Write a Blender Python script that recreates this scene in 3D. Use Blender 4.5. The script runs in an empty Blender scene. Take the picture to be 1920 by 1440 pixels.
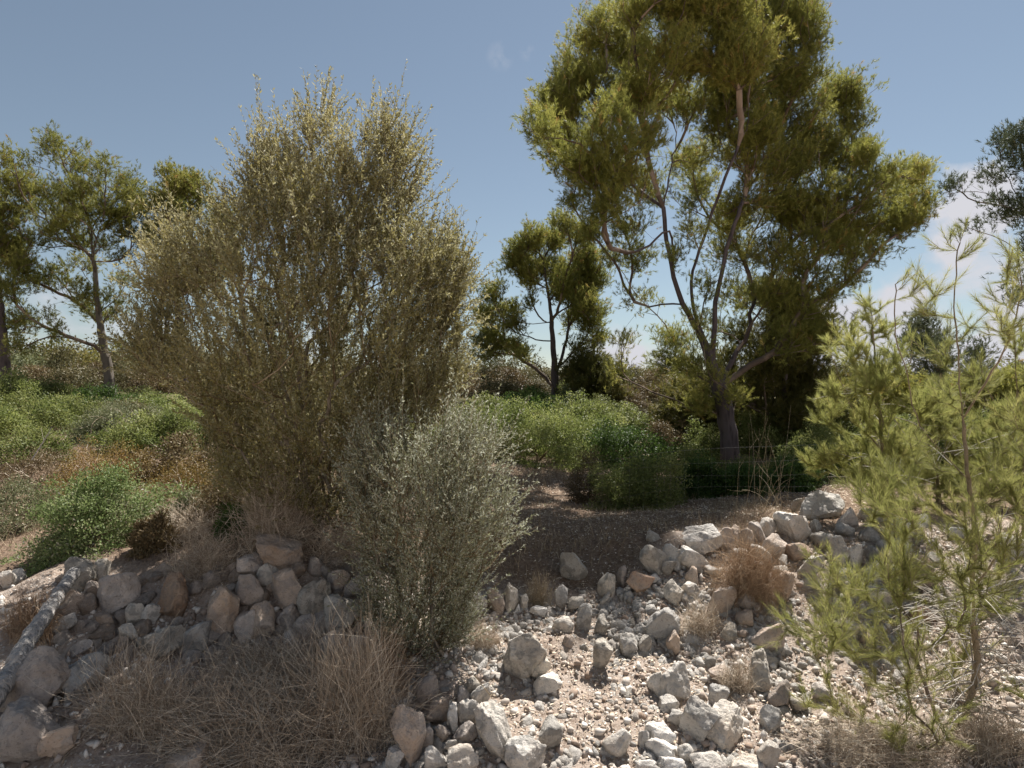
import bpy, bmesh, math
import numpy as np
from math import radians
sc = bpy.context.scene
col = sc.collection

# ------------------------------------------------------------------ camera, sky, sun
F = 1150.0            # focal length in pixels of the 1920 px wide photograph
HZ = 740.0            # row of the horizon
CZ = 2.4              # camera height
cam_d = bpy.data.cameras.new('camera')
cam = bpy.data.objects.new('camera', cam_d)
col.objects.link(cam)
cam.location = (0, 0, CZ)
cam.rotation_euler = (radians(90), 0, 0)
cam_d.sensor_width = 36
cam_d.lens = 36 * F / 1920
cam_d.shift_y = (HZ - 720) / 1920
cam_d.clip_start = 0.05
cam_d.clip_end = 3000
sc.camera = cam

SUN_EL, SUN_AZ = radians(57), radians(28)      # azimuth clockwise from +Y (view direction)
sd = np.array([math.sin(SUN_AZ) * math.cos(SUN_EL), math.cos(SUN_AZ) * math.cos(SUN_EL), math.sin(SUN_EL)])
sun_d = bpy.data.lights.new('sun', 'SUN')
sun_d.energy = 4.6
sun_d.angle = radians(0.5)
sun_d.color = (1.0, 0.96, 0.9)
sun = bpy.data.objects.new('sun', sun_d)
col.objects.link(sun)
from mathutils import Vector
sun.rotation_euler = Vector(-sd).to_track_quat('-Z', 'Y').to_euler()

world = bpy.data.worlds.new('World')
sc.world = world
world.use_nodes = True
wn, wl = world.node_tree.nodes, world.node_tree.links
wn.clear()
def wnode(t, **kw):
    n = wn.new(t)
    for k, v in kw.items(): setattr(n, k, v)
    return n
w_out = wnode('ShaderNodeOutputWorld')
w_bg = wnode('ShaderNodeBackground')
w_bg.inputs['Strength'].default_value = 0.105
sky = wnode('ShaderNodeTexSky', sky_type='NISHITA')
sky.sun_disc = False
sky.sun_elevation = SUN_EL
sky.sun_rotation = SUN_AZ
sky.air_density = 1.1
sky.dust_density = 0.1
sky.ozone_density = 1.6
sky.altitude = 50
w_tc = wnode('ShaderNodeTexCoord')
w_sep = wnode('ShaderNodeSeparateXYZ')
wl.new(w_tc.outputs['Generated'], w_sep.inputs[0])
def wmath(op, a, b=None, c=None, clamp=False):
    n = wnode('ShaderNodeMath', operation=op)
    n.use_clamp = clamp
    for i, v in enumerate((a, b, c)):
        if v is None: continue
        if isinstance(v, (int, float)): n.inputs[i].default_value = v
        else: wl.new(v, n.inputs[i])
    return n.outputs[0]
# cumulus low over the hills: noise in direction space, thinned with height
w_map = wnode('ShaderNodeMapping')
w_map.inputs['Scale'].default_value = (1, 1, 1.9)
wl.new(w_tc.outputs['Generated'], w_map.inputs[0])
w_noise = wnode('ShaderNodeTexNoise')
w_noise.inputs['Scale'].default_value = 5.5
w_noise.inputs['Detail'].default_value = 9
w_noise.inputs['Roughness'].default_value = 0.55
wl.new(w_map.outputs[0], w_noise.inputs['Vector'])
az = wmath('ARCTAN2', w_sep.outputs[0], w_sep.outputs[1])
rightness = wmath('MULTIPLY_ADD', az, 0.26, 0.0, True)           # more cloud towards the right
low = wmath('MULTIPLY_ADD', w_sep.outputs[2], -1.1, 0.215, False)   # more cloud near the horizon
m = wmath('ADD', w_noise.outputs[0], wmath('ADD', rightness, low))
m = wmath('MULTIPLY_ADD', m, 6.0, -4.0, True)
# two small wisps high in the middle
def wisp(dx, dy, dz, rad):
    v = np.array([dx, dy, dz]); v = v / np.linalg.norm(v)
    d = wnode('ShaderNodeVectorMath', operation='DISTANCE')
    wl.new(w_tc.outputs['Generated'], d.inputs[0]); d.inputs[1].default_value = tuple(v)
    return wmath('MULTIPLY_ADD', d.outputs['Value'], -1.0 / rad, 1.0, True)
w_n2 = wnode('ShaderNodeTexNoise')
w_n2.inputs['Scale'].default_value = 38
w_n2.inputs['Detail'].default_value = 5
wl.new(w_tc.outputs['Generated'], w_n2.inputs['Vector'])
ws = wmath('MAXIMUM', wisp((938-960)/F, 1, (HZ-105)/F, 0.022), wisp((988-960)/F, 1, (HZ-98)/F, 0.013))
ws = wmath('MULTIPLY', ws, wmath('MULTIPLY_ADD', w_n2.outputs[0], 5.0, -2.1, True))
ws = wmath('MULTIPLY', ws, 0.3)
cu = None
for (x_, y_, rad) in ((1188,672,.06),(1240,690,.05),(1262,700,.04),(1830,372,.085),(1800,470,.06),(1905,540,.10),(1740,640,.07),(1850,670,.07),(1690,560,.06)):
    q_ = wisp((x_ - 960) / F, 1, (HZ - y_) / F, rad)
    cu = q_ if cu is None else wmath('MAXIMUM', cu, q_)
w_n3 = wnode('ShaderNodeTexNoise')
w_n3.inputs['Scale'].default_value = 17
w_n3.inputs['Detail'].default_value = 8
wl.new(w_tc.outputs['Generated'], w_n3.inputs['Vector'])
cu = wmath('MULTIPLY_ADD', wmath('ADD', wmath('MULTIPLY', cu, .75), w_n3.outputs[0]), 5.0, -4.1, True)
m = wmath('MAXIMUM', wmath('MAXIMUM', m, ws), cu)
cmix = wnode('ShaderNodeMix', data_type='RGBA')
wl.new(m, cmix.inputs[0])
w_hsv = wnode('ShaderNodeHueSaturation')
w_hsv.inputs['Saturation'].default_value = 0.76
w_hsv.inputs['Value'].default_value = 0.35
w_hsv.inputs['Hue'].default_value = 0.492
wl.new(sky.outputs[0], w_hsv.inputs['Color'])
wl.new(w_hsv.outputs[0], cmix.inputs[6])
cmix.inputs[7].default_value = (2.8, 2.8, 3.0, 1)
wl.new(cmix.outputs[2], w_bg.inputs['Color'])
wl.new(w_bg.outputs[0], w_out.inputs[0])

sc.view_settings.view_transform = 'Standard'
sc.view_settings.look = 'None'
sc.view_settings.exposure = 1.22
sc.view_settings.gamma = 1.0
sc.render.engine = 'CYCLES'
sc.cycles.max_bounces = 6
sc.cycles.diffuse_bounces = 3
sc.cycles.transmission_bounces = 4
sc.cycles.transparent_max_bounces = 4
sc.cycles.glossy_bounces = 1

# ------------------------------------------------------------------ helpers
rng = np.random.default_rng(7)
def at(px, py, Y):
    return np.array([(px - 960) / F * Y, Y, CZ - (py - HZ) / F * Y])
def unit(v):
    return v / np.maximum(np.linalg.norm(v, axis=-1, keepdims=True), 1e-9)
def hash3(i, j, k, s):
    h = (i * 374761393 + j * 668265263 + k * 2147483647 + s * 974634777) & 0xFFFFFFFF
    h = ((h ^ (h >> 13)) * 1274126177) & 0xFFFFFFFF
    return ((h ^ (h >> 16)) & 0xFFFF) / 65535.0
def vnoise(P, s=0):
    P = np.asarray(P, float)
    I = np.floor(P).astype(np.int64)
    f = P - I
    f = f * f * (3 - 2 * f)
    r = 0
    for a in (0, 1):
        for b in (0, 1):
            for c in (0, 1):
                w = (f[:, 0] if a else 1 - f[:, 0]) * (f[:, 1] if b else 1 - f[:, 1]) * (f[:, 2] if c else 1 - f[:, 2])
                r = r + w * hash3(I[:, 0] + a, I[:, 1] + b, I[:, 2] + c, s)
    return r * 2 - 1
def fbm(P, s=0, octs=4, gain=.5):
    r, a = 0, 1.0
    for o in range(octs):
        r = r + a * vnoise(P * 2 ** o, s + o * 17)
        a *= gain
    return r
def mesh_np(name, V, groups, tint=None, smooth=False):
    """V (n,3); groups: list of (m,k) index arrays"""
    me = bpy.data.meshes.new(name)
    V = np.ascontiguousarray(V, dtype=np.float32)
    groups = [np.asarray(g, dtype=np.int32) for g in groups if len(g)]
    me.vertices.add(len(V)); me.vertices.foreach_set('co', V.ravel())
    loops = np.concatenate([g.ravel() for g in groups])
    starts, o = [], 0
    for g in groups:
        n, k = g.shape
        starts.append(o + np.arange(n) * k); o += n * k
    starts = np.concatenate(starts).astype(np.int32)
    me.loops.add(len(loops)); me.loops.foreach_set('vertex_index', loops)
    me.polygons.add(len(starts)); me.polygons.foreach_set('loop_start', starts)
    if smooth: me.polygons.foreach_set('use_smooth', np.ones(len(starts), dtype=bool))
    me.update(calc_edges=True)
    if tint is not None:
        a = me.attributes.new('tint', 'FLOAT', 'POINT')
        a.data.foreach_set('value', np.ascontiguousarray(tint, dtype=np.float32))
    return me
def link(name, me, mat, parent=None, loc=None):
    o = bpy.data.objects.new(name, me)
    col.objects.link(o)
    if mat and not me.materials: me.materials.append(mat)
    if parent: o.parent = parent
    if loc is not None: o.location = tuple(float(c) for c in loc)
    return o
def tag(o, label, cat, group=None, kind=None):
    if label: o['label'] = label
    if cat: o['category'] = cat
    if group: o['group'] = group
    if kind: o['kind'] = kind
    return o
def thing(name, loc, label, cat, group=None):
    o = bpy.data.objects.new(name, None)
    col.objects.link(o)
    o.empty_display_size = .2
    o.location = tuple(float(c) for c in loc)
    return tag(o, label, cat, group)
class Geo:
    def __init__(s): s.V, s.G, s.T, s.n = [], {}, [], 0
    def add(s, V, faces, tint=None):
        V = np.asarray(V).reshape(-1, 3)
        s.V.append(V)
        s.G.setdefault(faces.shape[1], []).append(faces + s.n)
        s.T.append(np.zeros(len(V)) if tint is None else np.broadcast_to(tint, (len(V),)))
        s.n += len(V)
    def mesh(s, name, origin=(0, 0, 0), smooth=False):
        return mesh_np(name, np.concatenate(s.V) - np.asarray(origin), [np.concatenate(g) for g in s.G.values()],
                       np.concatenate(s.T), smooth)

# ------------------------------------------------------------------ materials
def new_mat(name):
    m = bpy.data.materials.new(name)
    m.use_nodes = True
    nt = m.node_tree
    nt.nodes.clear()
    out = nt.nodes.new('ShaderNodeOutputMaterial')
    return m, nt, nt.nodes, nt.links, out
def ramp(nodes, stops):
    r = nodes.new('ShaderNodeValToRGB')
    e = r.color_ramp.elements
    while len(e) < len(stops): e.new(0.5)
    for i, (p, c) in enumerate(stops):
        e[i].position = p; e[i].color = (*c, 1)
    return r
def leaf_mat(name, stops, trans=.35, back=None, rough=.55, spec=.25):
    m, nt, N, L, out = new_mat(name)
    a = N.new('ShaderNodeAttribute'); a.attribute_name = 'tint'
    r = ramp(N, stops)
    L.new(a.outputs['Fac'], r.inputs[0])
    colr = r.outputs[0]
    if back:
        g = N.new('ShaderNodeNewGeometry')
        mx = N.new('ShaderNodeMix'); mx.data_type = 'RGBA'
        L.new(g.outputs['Backfacing'], mx.inputs[0]); L.new(colr, mx.inputs[6]); mx.inputs[7].default_value = (*back, 1)
        colr = mx.outputs[2]
    oi = N.new('ShaderNodeObjectInfo')
    mv = N.new('ShaderNodeMapRange'); mv.inputs['To Min'].default_value = .8; mv.inputs['To Max'].default_value = 1.16
    hs = N.new('ShaderNodeHueSaturation')
    L.new(oi.outputs['Random'], mv.inputs['Value']); L.new(mv.outputs[0], hs.inputs['Value']); L.new(colr, hs.inputs['Color'])
    colr = hs.outputs[0]
    p = N.new('ShaderNodeBsdfPrincipled')
    p.inputs['Roughness'].default_value = rough
    p.inputs['Specular IOR Level'].default_value = spec
    L.new(colr, p.inputs['Base Color'])
    t = N.new('ShaderNodeBsdfTranslucent')
    L.new(colr, t.inputs['Color'])
    mx = N.new('ShaderNodeMixShader'); mx.inputs[0].default_value = trans
    L.new(p.outputs[0], mx.inputs[1]); L.new(t.outputs[0], mx.inputs[2])
    L.new(mx.outputs[0], out.inputs[0])
    return m
def bark_mat(name, c1, c2, scale=14, bump=.6, stretch=.22):
    m, nt, N, L, out = new_mat(name)
    tc = N.new('ShaderNodeTexCoord')
    mp = N.new('ShaderNodeMapping'); mp.inputs['Scale'].default_value = (1, 1, stretch)
    L.new(tc.outputs['Object'], mp.inputs[0])
    v = N.new('ShaderNodeTexVoronoi'); v.inputs['Scale'].default_value = scale; v.feature = 'F1'
    n = N.new('ShaderNodeTexNoise'); n.inputs['Scale'].default_value = scale * .8; n.inputs['Detail'].default_value = 6
    n2 = N.new('ShaderNodeTexNoise'); n2.inputs['Scale'].default_value = 2.2; n2.inputs['Detail'].default_value = 4
    L.new(mp.outputs[0], n.inputs['Vector'])
    va = N.new('ShaderNodeVectorMath'); va.operation = 'MULTIPLY_ADD'
    L.new(n.outputs['Color'], va.inputs[0]); va.inputs[1].default_value = (.08,) * 3; L.new(mp.outputs[0], va.inputs[2])
    L.new(va.outputs[0], v.inputs['Vector']); L.new(tc.outputs['Object'], n2.inputs['Vector'])
    ad = N.new('ShaderNodeMath'); ad.operation = 'MULTIPLY_ADD'
    L.new(n2.outputs[0], ad.inputs[0]); ad.inputs[1].default_value = .9; L.new(v.outputs['Distance'], ad.inputs[2])
    r = ramp(N, [(.35, c2), (.95, c1)])
    L.new(ad.outputs[0], r.inputs[0])
    b = N.new('ShaderNodeBump'); b.inputs['Strength'].default_value = bump; b.inputs['Distance'].default_value = .03
    L.new(v.outputs['Distance'], b.inputs['Height'])
    p = N.new('ShaderNodeBsdfPrincipled'); p.inputs['Roughness'].default_value = .9
    p.inputs['Specular IOR Level'].default_value = .15
    L.new(r.outputs[0], p.inputs['Base Color']); L.new(b.outputs[0], p.inputs['Normal']); L.new(p.outputs[0], out.inputs[0])
    return m
def plain_mat(name, stops, rough=.85):
    m, nt, N, L, out = new_mat(name)
    a = N.new('ShaderNodeAttribute'); a.attribute_name = 'tint'
    r = ramp(N, stops)
    L.new(a.outputs['Fac'], r.inputs[0])
    p = N.new('ShaderNodeBsdfPrincipled'); p.inputs['Roughness'].default_value = rough
    p.inputs['Specular IOR Level'].default_value = .15
    L.new(r.outputs[0], p.inputs['Base Color']); L.new(p.outputs[0], out.inputs[0])
    return m
def rock_mat(name, base, light, lichen, stain, lich_amt=.5, stain_amt=.4, sc_=1.0):
    m, nt, N, L, out = new_mat(name)
    tc = N.new('ShaderNodeTexCoord')
    oi = N.new('ShaderNodeObjectInfo')
    off = N.new('ShaderNodeVectorMath'); off.operation = 'MULTIPLY_ADD'
    cmb = N.new('ShaderNodeCombineXYZ')
    for i in range(3): L.new(oi.outputs['Random'], cmb.inputs[i])
    L.new(cmb.outputs[0], off.inputs[0]); off.inputs[1].default_value = (37, 53, 71); L.new(tc.outputs['Object'], off.inputs[2])
    def noise(s, d, ro=.55):
        n = N.new('ShaderNodeTexNoise'); n.inputs['Scale'].default_value = s * sc_; n.inputs['Detail'].default_value = d
        n.inputs['Roughness'].default_value = ro
        L.new(off.outputs[0], n.inputs['Vector']); return n
    n1, n2, n3, n4 = noise(5, 6), noise(13, 8, .65), noise(3.2, 4), noise(60, 6, .7)
    r1 = ramp(N, [(.33, base), (.62, light)]); L.new(n1.outputs[0], r1.inputs[0])
    def mixin(prev, fac, c):
        mx = N.new('ShaderNodeMix'); mx.data_type = 'RGBA'
        L.new(fac, mx.inputs[0]); L.new(prev, mx.inputs[6]); mx.inputs[7].default_value = (*c, 1)
        return mx.outputs[2]
    def band(src, lo, hi, mul):
        mr = N.new('ShaderNodeMapRange'); mr.inputs['From Min'].default_value = lo; mr.inputs['From Max'].default_value = hi
        mr.inputs['To Max'].default_value = mul
        L.new(src, mr.inputs['Value']); return mr.outputs[0]
    c = mixin(r1.outputs[0], band(n3.outputs[0], .5, .68, stain_amt), stain)
    c = mixin(c, band(n2.outputs[0], .5, .58, lich_amt), lichen)
    v = N.new('ShaderNodeTexVoronoi'); v.inputs['Scale'].default_value = 42 * sc_
    L.new(off.outputs[0], v.inputs['Vector'])
    c = mixin(c, band(n4.outputs[0], .55, .68, .75), tuple(x * .45 for x in base))
    hs = N.new('ShaderNodeHueSaturation')
    mr = N.new('ShaderNodeMapRange'); mr.inputs['To Min'].default_value = .68; mr.inputs['To Max'].default_value = 1.14
    fr_ = N.new('ShaderNodeMath'); fr_.operation = 'MULTIPLY'; fr_.inputs[1].default_value = 7.37; L.new(oi.outputs['Random'], fr_.inputs[0])
    f2 = N.new('ShaderNodeMath'); f2.operation = 'FRACT'; L.new(fr_.outputs[0], f2.inputs[0])
    f3 = N.new('ShaderNodeMath'); f3.operation = 'MULTIPLY_ADD'; f3.inputs[1].default_value = .5; f3.inputs[2].default_value = .6; L.new(f2.outputs[0], f3.inputs[0]); L.new(f3.outputs[0], hs.inputs['Saturation'])
    L.new(oi.outputs['Random'], mr.inputs['Value']); L.new(mr.outputs[0], hs.inputs['Value'])
    L.new(c, hs.inputs['Color'])
    h = N.new('ShaderNodeMath'); h.operation = 'MULTIPLY_ADD'
    L.new(n4.outputs[0], h.inputs[0]); h.inputs[1].default_value = .5; L.new(n2.outputs[0], h.inputs[2])
    b = N.new('ShaderNodeBump'); b.inputs['Strength'].default_value = 1.0; b.inputs['Distance'].default_value = .04
    L.new(h.outputs[0], b.inputs['Height'])
    p = N.new('ShaderNodeBsdfPrincipled'); p.inputs['Roughness'].default_value = .93
    p.inputs['Specular IOR Level'].default_value = .12
    L.new(hs.outputs[0], p.inputs['Base Color']); L.new(b.outputs[0], p.inputs['Normal']); L.new(p.outputs[0], out.inputs[0])
    return m
M = {}
M['pine'] = leaf_mat('pine_needles', [(0, (.12, .135, .03)), (.5, (.25, .25, .06)), (.85, (.37, .34, .09)), (1, (.33, .21, .07))], .52)
M['pine_dark'] = leaf_mat('dark_pine_needles', [(0, (.07, .08, .022)), (.6, (.17, .16, .042)), (1, (.25, .19, .06))], .46)
M['pine_blue'] = leaf_mat('grey_pine_needles', [(0, (.05, .065, .035)), (.6, (.10, .115, .06)), (1, (.16, .15, .07))], .3)
M['sapling'] = leaf_mat('young_pine_needles', [(0, (.19, .21, .06)), (.5, (.32, .325, .105)), (1, (.46, .42, .16))], .5)
M['olive'] = leaf_mat('wild_olive_leaves', [(0, (.16, .145, .045)), (.5, (.33, .29, .105)), (1, (.48, .42, .20))], .46, (.39, .365, .21))
M['olive_grey'] = leaf_mat('grey_olive_leaves', [(0, (.16, .17, .09)), (.5, (.28, .285, .165)), (1, (.45, .43, .28))], .36, (.45, .46, .36))
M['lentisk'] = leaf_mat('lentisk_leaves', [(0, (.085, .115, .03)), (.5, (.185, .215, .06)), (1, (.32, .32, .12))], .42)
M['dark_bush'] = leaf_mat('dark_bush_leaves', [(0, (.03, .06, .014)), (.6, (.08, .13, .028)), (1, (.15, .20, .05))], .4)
M['grey_bush'] = leaf_mat('grey_scrub_leaves', [(0, (.10, .12, .05)), (.6, (.19, .20, .10)), (1, (.28, .26, .16))], .3)
M['rusty_bush'] = leaf_mat('rusty_scrub_leaves', [(0, (.13, .10, .025)), (.5, (.24, .17, .045)), (1, (.30, .15, .06))], .3)
M['brown_bush'] = leaf_mat('brown_scrub_leaves', [(0, (.09, .065, .03)), (.6, (.17, .12, .06)), (1, (.20, .17, .08))], .25)
M['spotty_bush'] = leaf_mat('mixed_scrub_leaves', [(0, (.09, .12, .04)), (.35, (.18, .25, .08)), (.7, (.28, .32, .14)), (.88, (.36, .34, .23)), (1, (.55, .52, .45))], .42)
M['scrub'] = leaf_mat('hill_scrub_leaves', [(0, (.06, .065, .025)), (.5, (.13, .115, .05)), (1, (.21, .17, .09))], .25)
M['dry'] = plain_mat('dry_stems', [(0, (.26, .195, .14)), (.5, (.49, .395, .295)), (1, (.72, .63, .51))])
M['dry_red'] = plain_mat('reddish_dry_grass', [(0, (.24, .15, .09)), (.5, (.40, .27, .17)), (1, (.56, .43, .30))])
M['straw'] = plain_mat('straw_grass', [(0, (.22, .16, .10)), (.5, (.36, .28, .18)), (1, (.52, .45, .33))])
M['deadwood'] = plain_mat('grey_deadwood', [(0, (.26, .22, .18)), (.5, (.40, .36, .31)), (1, (.56, .52, .46))])
M['twig'] = plain_mat('olive_twigs', [(0, (.10, .07, .035)), (.5, (.20, .145, .08)), (1, (.34, .27, .18))])
M['pine_twig'] = plain_mat('pine_twigs', [(0, (.09, .065, .05)), (.6, (.17, .125, .095)), (1, (.30, .23, .18))])
M['bark'] = bark_mat('pine_bark', (.105, .083, .08), (.03, .024, .026), 11)
M['bark_pale'] = bark_mat('pale_pine_bark', (.13, .11, .09), (.035, .03, .027), 12)
M['bark_olive'] = bark_mat('olive_bark', (.26, .22, .17), (.09, .07, .05), 20)
M['bark_sapling'] = bark_mat('young_pine_bark', (.27, .21, .14), (.13, .095, .06), 40, .35, .4)
M['log'] = bark_mat('weathered_log', (.36, .34, .32), (.085, .082, .085), 30, .9, .5)
M['wire'] = plain_mat('galvanised_wire', [(0, (.14, .14, .14)), (1, (.18, .18, .18))], .5)
M['rp'] = rock_mat('pale_limestone', (.58, .505, .42), (.80, .74, .66), (.44, .405, .36), (.56, .43, .32), .5, .5)
M['rg'] = rock_mat('grey_limestone', (.51, .445, .37), (.71, .65, .565), (.31, .29, .255), (.52, .40, .29), .7, .4)
M['rb'] = rock_mat('brown_limestone', (.46, .355, .275), (.64, .525, .43), (.33, .30, .28), (.50, .345, .23), .5, .5)
M['ro'] = rock_mat('ochre_limestone', (.42, .26, .16), (.52, .38, .27), (.30, .27, .24), (.45, .22, .11), .4, .6)

# ------------------------------------------------------------------ terrain
cp = []
def g(px, py, Y): p = at(px, py, Y); cp.append((p[0], p[1], p[2]))
for a in ((300,1440,4.0),(900,1440,4.0),(1300,1440,4.0),(1700,1440,4.0),(1050,1280,4.75),(1050,1140,5.75),(1050,1065,6.4),(1200,1210,5.2),
          (1100,960,8.8),(1370,880,13.5),(1000,920,10.6),(1040,755,24),(1000,805,17),(1400,850,15.6),(1500,830,18),(1250,785,22),(1750,850,14),(1900,800,17),
          (330,965,8.0),(50,1080,6.0),(200,1000,7.0),(100,880,10),(100,800,15),(210,745,21),(5,720,21),(0,850,11),(600,940,8),(800,860,12),(700,780,20),
          (1500,1300,4.7),(1500,1150,5.55),(1500,1040,6.2),(1500,960,7.4),(1800,1300,4.65),(1800,1100,5.6),(1800,1000,6.4),(1850,930,8.0),(1640,990,6.6),
          (250,1300,4.5),(250,1190,5.1),(450,1200,5.15),(560,1230,5.05),(480,1045,5.65),(600,1060,5.65),(250,1085,5.7),(110,1080,5.6),(60,1230,4.75),(20,1400,4.1),
          (700,1200,5.2),(720,1080,5.8),(1300,1020,6.3),(1300,960,8.0),(820,1270,4.8)):
    g(*a)
for x in (-9, -4, 0, 4, 9):
    cp += [(x, 2.6, -.08), (x, .5, -.1), (x, -3, -.1)]
for x in (-16, -8, 0, 8, 16): cp.append((x, 30, 2.35 - .03 * x))
cp = np.array(cp)
def tps_U(r2): return np.where(r2 > 1e-12, r2 * np.log(np.maximum(r2, 1e-12)) * .5, 0)
_d2 = ((cp[:, None, :2] - cp[None, :, :2]) ** 2).sum(-1)
_n = len(cp)
_A = np.zeros((_n + 3, _n + 3))
_A[:_n, :_n] = tps_U(_d2) + np.eye(_n) * .02
_A[:_n, _n] = 1; _A[:_n, _n + 1:] = cp[:, :2]
_A[_n:, :_n] = _A[:_n, _n:].T
_w = np.linalg.solve(_A, np.concatenate([cp[:, 2], np.zeros(3)]))
def sstep(t): t = np.clip(t, 0, 1); return t * t * (3 - 2 * t)
def ground(x, y, micro=True):
    x = np.atleast_1d(np.asarray(x, float)); y = np.atleast_1d(np.asarray(y, float))
    cx, cy = np.clip(x, -14, 14), np.clip(y, 1, 28)
    z = np.empty_like(x)
    for s in range(0, len(x), 20000):
        e = slice(s, s + 20000)
        r2 = (cx[e, None] - cp[None, :, 0]) ** 2 + (cy[e, None] - cp[None, :, 1]) ** 2
        z[e] = tps_U(r2) @ _w[:_n] + _w[_n] + _w[_n + 1] * cx[e] + _w[_n + 2] * cy[e]
    b = sstep((y - 20) / 10)
    far = 2.35 + 2.6 * sstep((y - 45) / 70) + 3.6 * np.exp(-((x + 62) / 30) ** 2) * sstep((y - 34) / 34) \
        + 1.5 * sstep((y - 90) / 60) + .5 * np.sin(x * .045 + 1.0) * sstep((y - 45) / 60)
    z = z * (1 - b) + far * b
    if micro:
        P = np.stack([x, y, np.zeros_like(x)], 1)
        near = 1 - sstep((y - 9) / 8)
        z = z + .035 * fbm(P * 2.3, 3, 3) * near + .012 * fbm(P * 11, 9, 3) * near + .06 * fbm(P * .8, 5, 2) * (1 - near)
    return z
def hit(px, py):
    Y = np.concatenate([np.arange(3.0, 12, .015), np.arange(12, 60, .1)])
    p = np.stack([(px - 960) / F * Y, Y, CZ - (py - HZ) / F * Y], 1)
    below = p[:, 2] <= ground(p[:, 0], p[:, 1], False)
    i = int(np.argmax(below)) if below.any() else len(Y) - 1
    return Y[i]
def graded(lo, hi, fine_lo, fine_hi, d, gr):
    a = list(np.arange(fine_lo, fine_hi, d))
    s, p = d, a[-1]
    while p < hi: s *= gr; p += s; a.append(p)
    s, p, b = d, fine_lo, []
    while p > lo: s *= gr; p -= s; b.append(p)
    return np.array(b[::-1] + a)
gx = graded(-900, 900, -6.0, 6.5, .045, 1.09)
gy = graded(-900, 1500, 3.3, 7.6, .035, 1.045)
GX, GY = np.meshgrid(gx, gy)
gz = ground(GX.ravel(), GY.ravel())
V = np.stack([GX.ravel(), GY.ravel(), gz], 1)
nx, ny = len(gx), len(gy)
ii = (np.arange(ny - 1)[:, None] * nx + np.arange(nx - 1)[None, :]).ravel()
# zone: 1 = pale rubble and road edge, 0 = red-brown field litter
def crest(x): return 5.8 - .4 * sstep((-x - .9) / 1.2) + .6 * sstep((x - 1.0) / 1.0)
zn = 1 - sstep((V[:, 1] - (crest(V[:, 0]) + .1 + .22 * fbm(V * [1.3, 1.3, 0], 21, 3))) / .45)
me = mesh_np('ground', V, [np.stack([ii, ii + 1, ii + nx + 1, ii + nx], 1)], zn, True)
m, nt, N, L, out = new_mat('stony_soil')
geo = N.new('ShaderNodeNewGeometry')
def gn(s, d, ro=.6):
    n = N.new('ShaderNodeTexNoise'); n.inputs['Scale'].default_value = s; n.inputs['Detail'].default_value = d
    n.inputs['Roughness'].default_value = ro
    L.new(geo.outputs['Position'], n.inputs['Vector']); return n
n1, n2, n3 = gn(1.6, 6), gn(22, 8, .7), gn(90, 4, .7)
vo = N.new('ShaderNodeTexVoronoi'); vo.inputs['Scale'].default_value = 38
vo2 = N.new('ShaderNodeTexVoronoi'); vo2.inputs['Scale'].default_value = 95
for v in (vo, vo2): L.new(geo.outputs['Position'], v.inputs['Vector'])
a = N.new('ShaderNodeAttribute'); a.attribute_name = 'tint'
rA = ramp(N, [(.36, (.22, .16, .125)), (.48, (.37, .295, .24)), (.64, (.53, .45, .385))]); na = N.new('ShaderNodeMath'); na.operation = 'MULTIPLY_ADD'; na.inputs[1].default_value = .55; nb_ = N.new('ShaderNodeMath'); nb_.operation = 'MULTIPLY'; nb_.inputs[1].default_value = .45
n5 = gn(4.5, 7, .65)
L.new(n5.outputs[0], nb_.inputs[0]); L.new(n2.outputs[0], na.inputs[0]); L.new(nb_.outputs[0], na.inputs[2]); L.new(na.outputs[0], rA.inputs[0])
rB = ramp(N, [(.3, (.11, .072, .05)), (.5, (.215, .15, .105)), (.72, (.34, .26, .19))]); L.new(n2.outputs[0], rB.inputs[0])
mx = N.new('ShaderNodeMix'); mx.data_type = 'RGBA'
L.new(a.outputs['Fac'], mx.inputs[0]); L.new(rB.outputs[0], mx.inputs[6]); L.new(rA.outputs[0], mx.inputs[7])
# pebbles: each cell its own grey or cream
rP = ramp(N, [(0, (.35, .27, .21)), (.5, (.52, .46, .40)), (1, (.70, .66, .60))])
sp = N.new('ShaderNodeSeparateColor'); L.new(vo.outputs['Color'], sp.inputs[0]); L.new(sp.outputs[0], rP.inputs[0])
mr = N.new('ShaderNodeMapRange'); mr.inputs['From Min'].default_value = .42; mr.inputs['From Max'].default_value = .3
mr.inputs['To Max'].default_value = 1; L.new(vo.outputs['Distance'], mr.inputs['Value'])
gt = N.new('ShaderNodeMath'); gt.operation = 'GREATER_THAN'; gt.inputs[1].default_value = .55; L.new(sp.outputs[1], gt.inputs[0])
mu = N.new('ShaderNodeMath'); mu.operation = 'MULTIPLY'; L.new(mr.outputs[0], mu.inputs[0]); L.new(gt.outputs[0], mu.inputs[1])
mu2 = N.new('ShaderNodeMath'); mu2.operation = 'MULTIPLY'; L.new(mu.outputs[0], mu2.inputs[0]); L.new(a.outputs['Fac'], mu2.inputs[1])
mx2 = N.new('ShaderNodeMix'); mx2.data_type = 'RGBA'
L.new(mu2.outputs[0], mx2.inputs[0]); L.new(mx.outputs[2], mx2.inputs[6]); L.new(rP.outputs[0], mx2.inputs[7])
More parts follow.
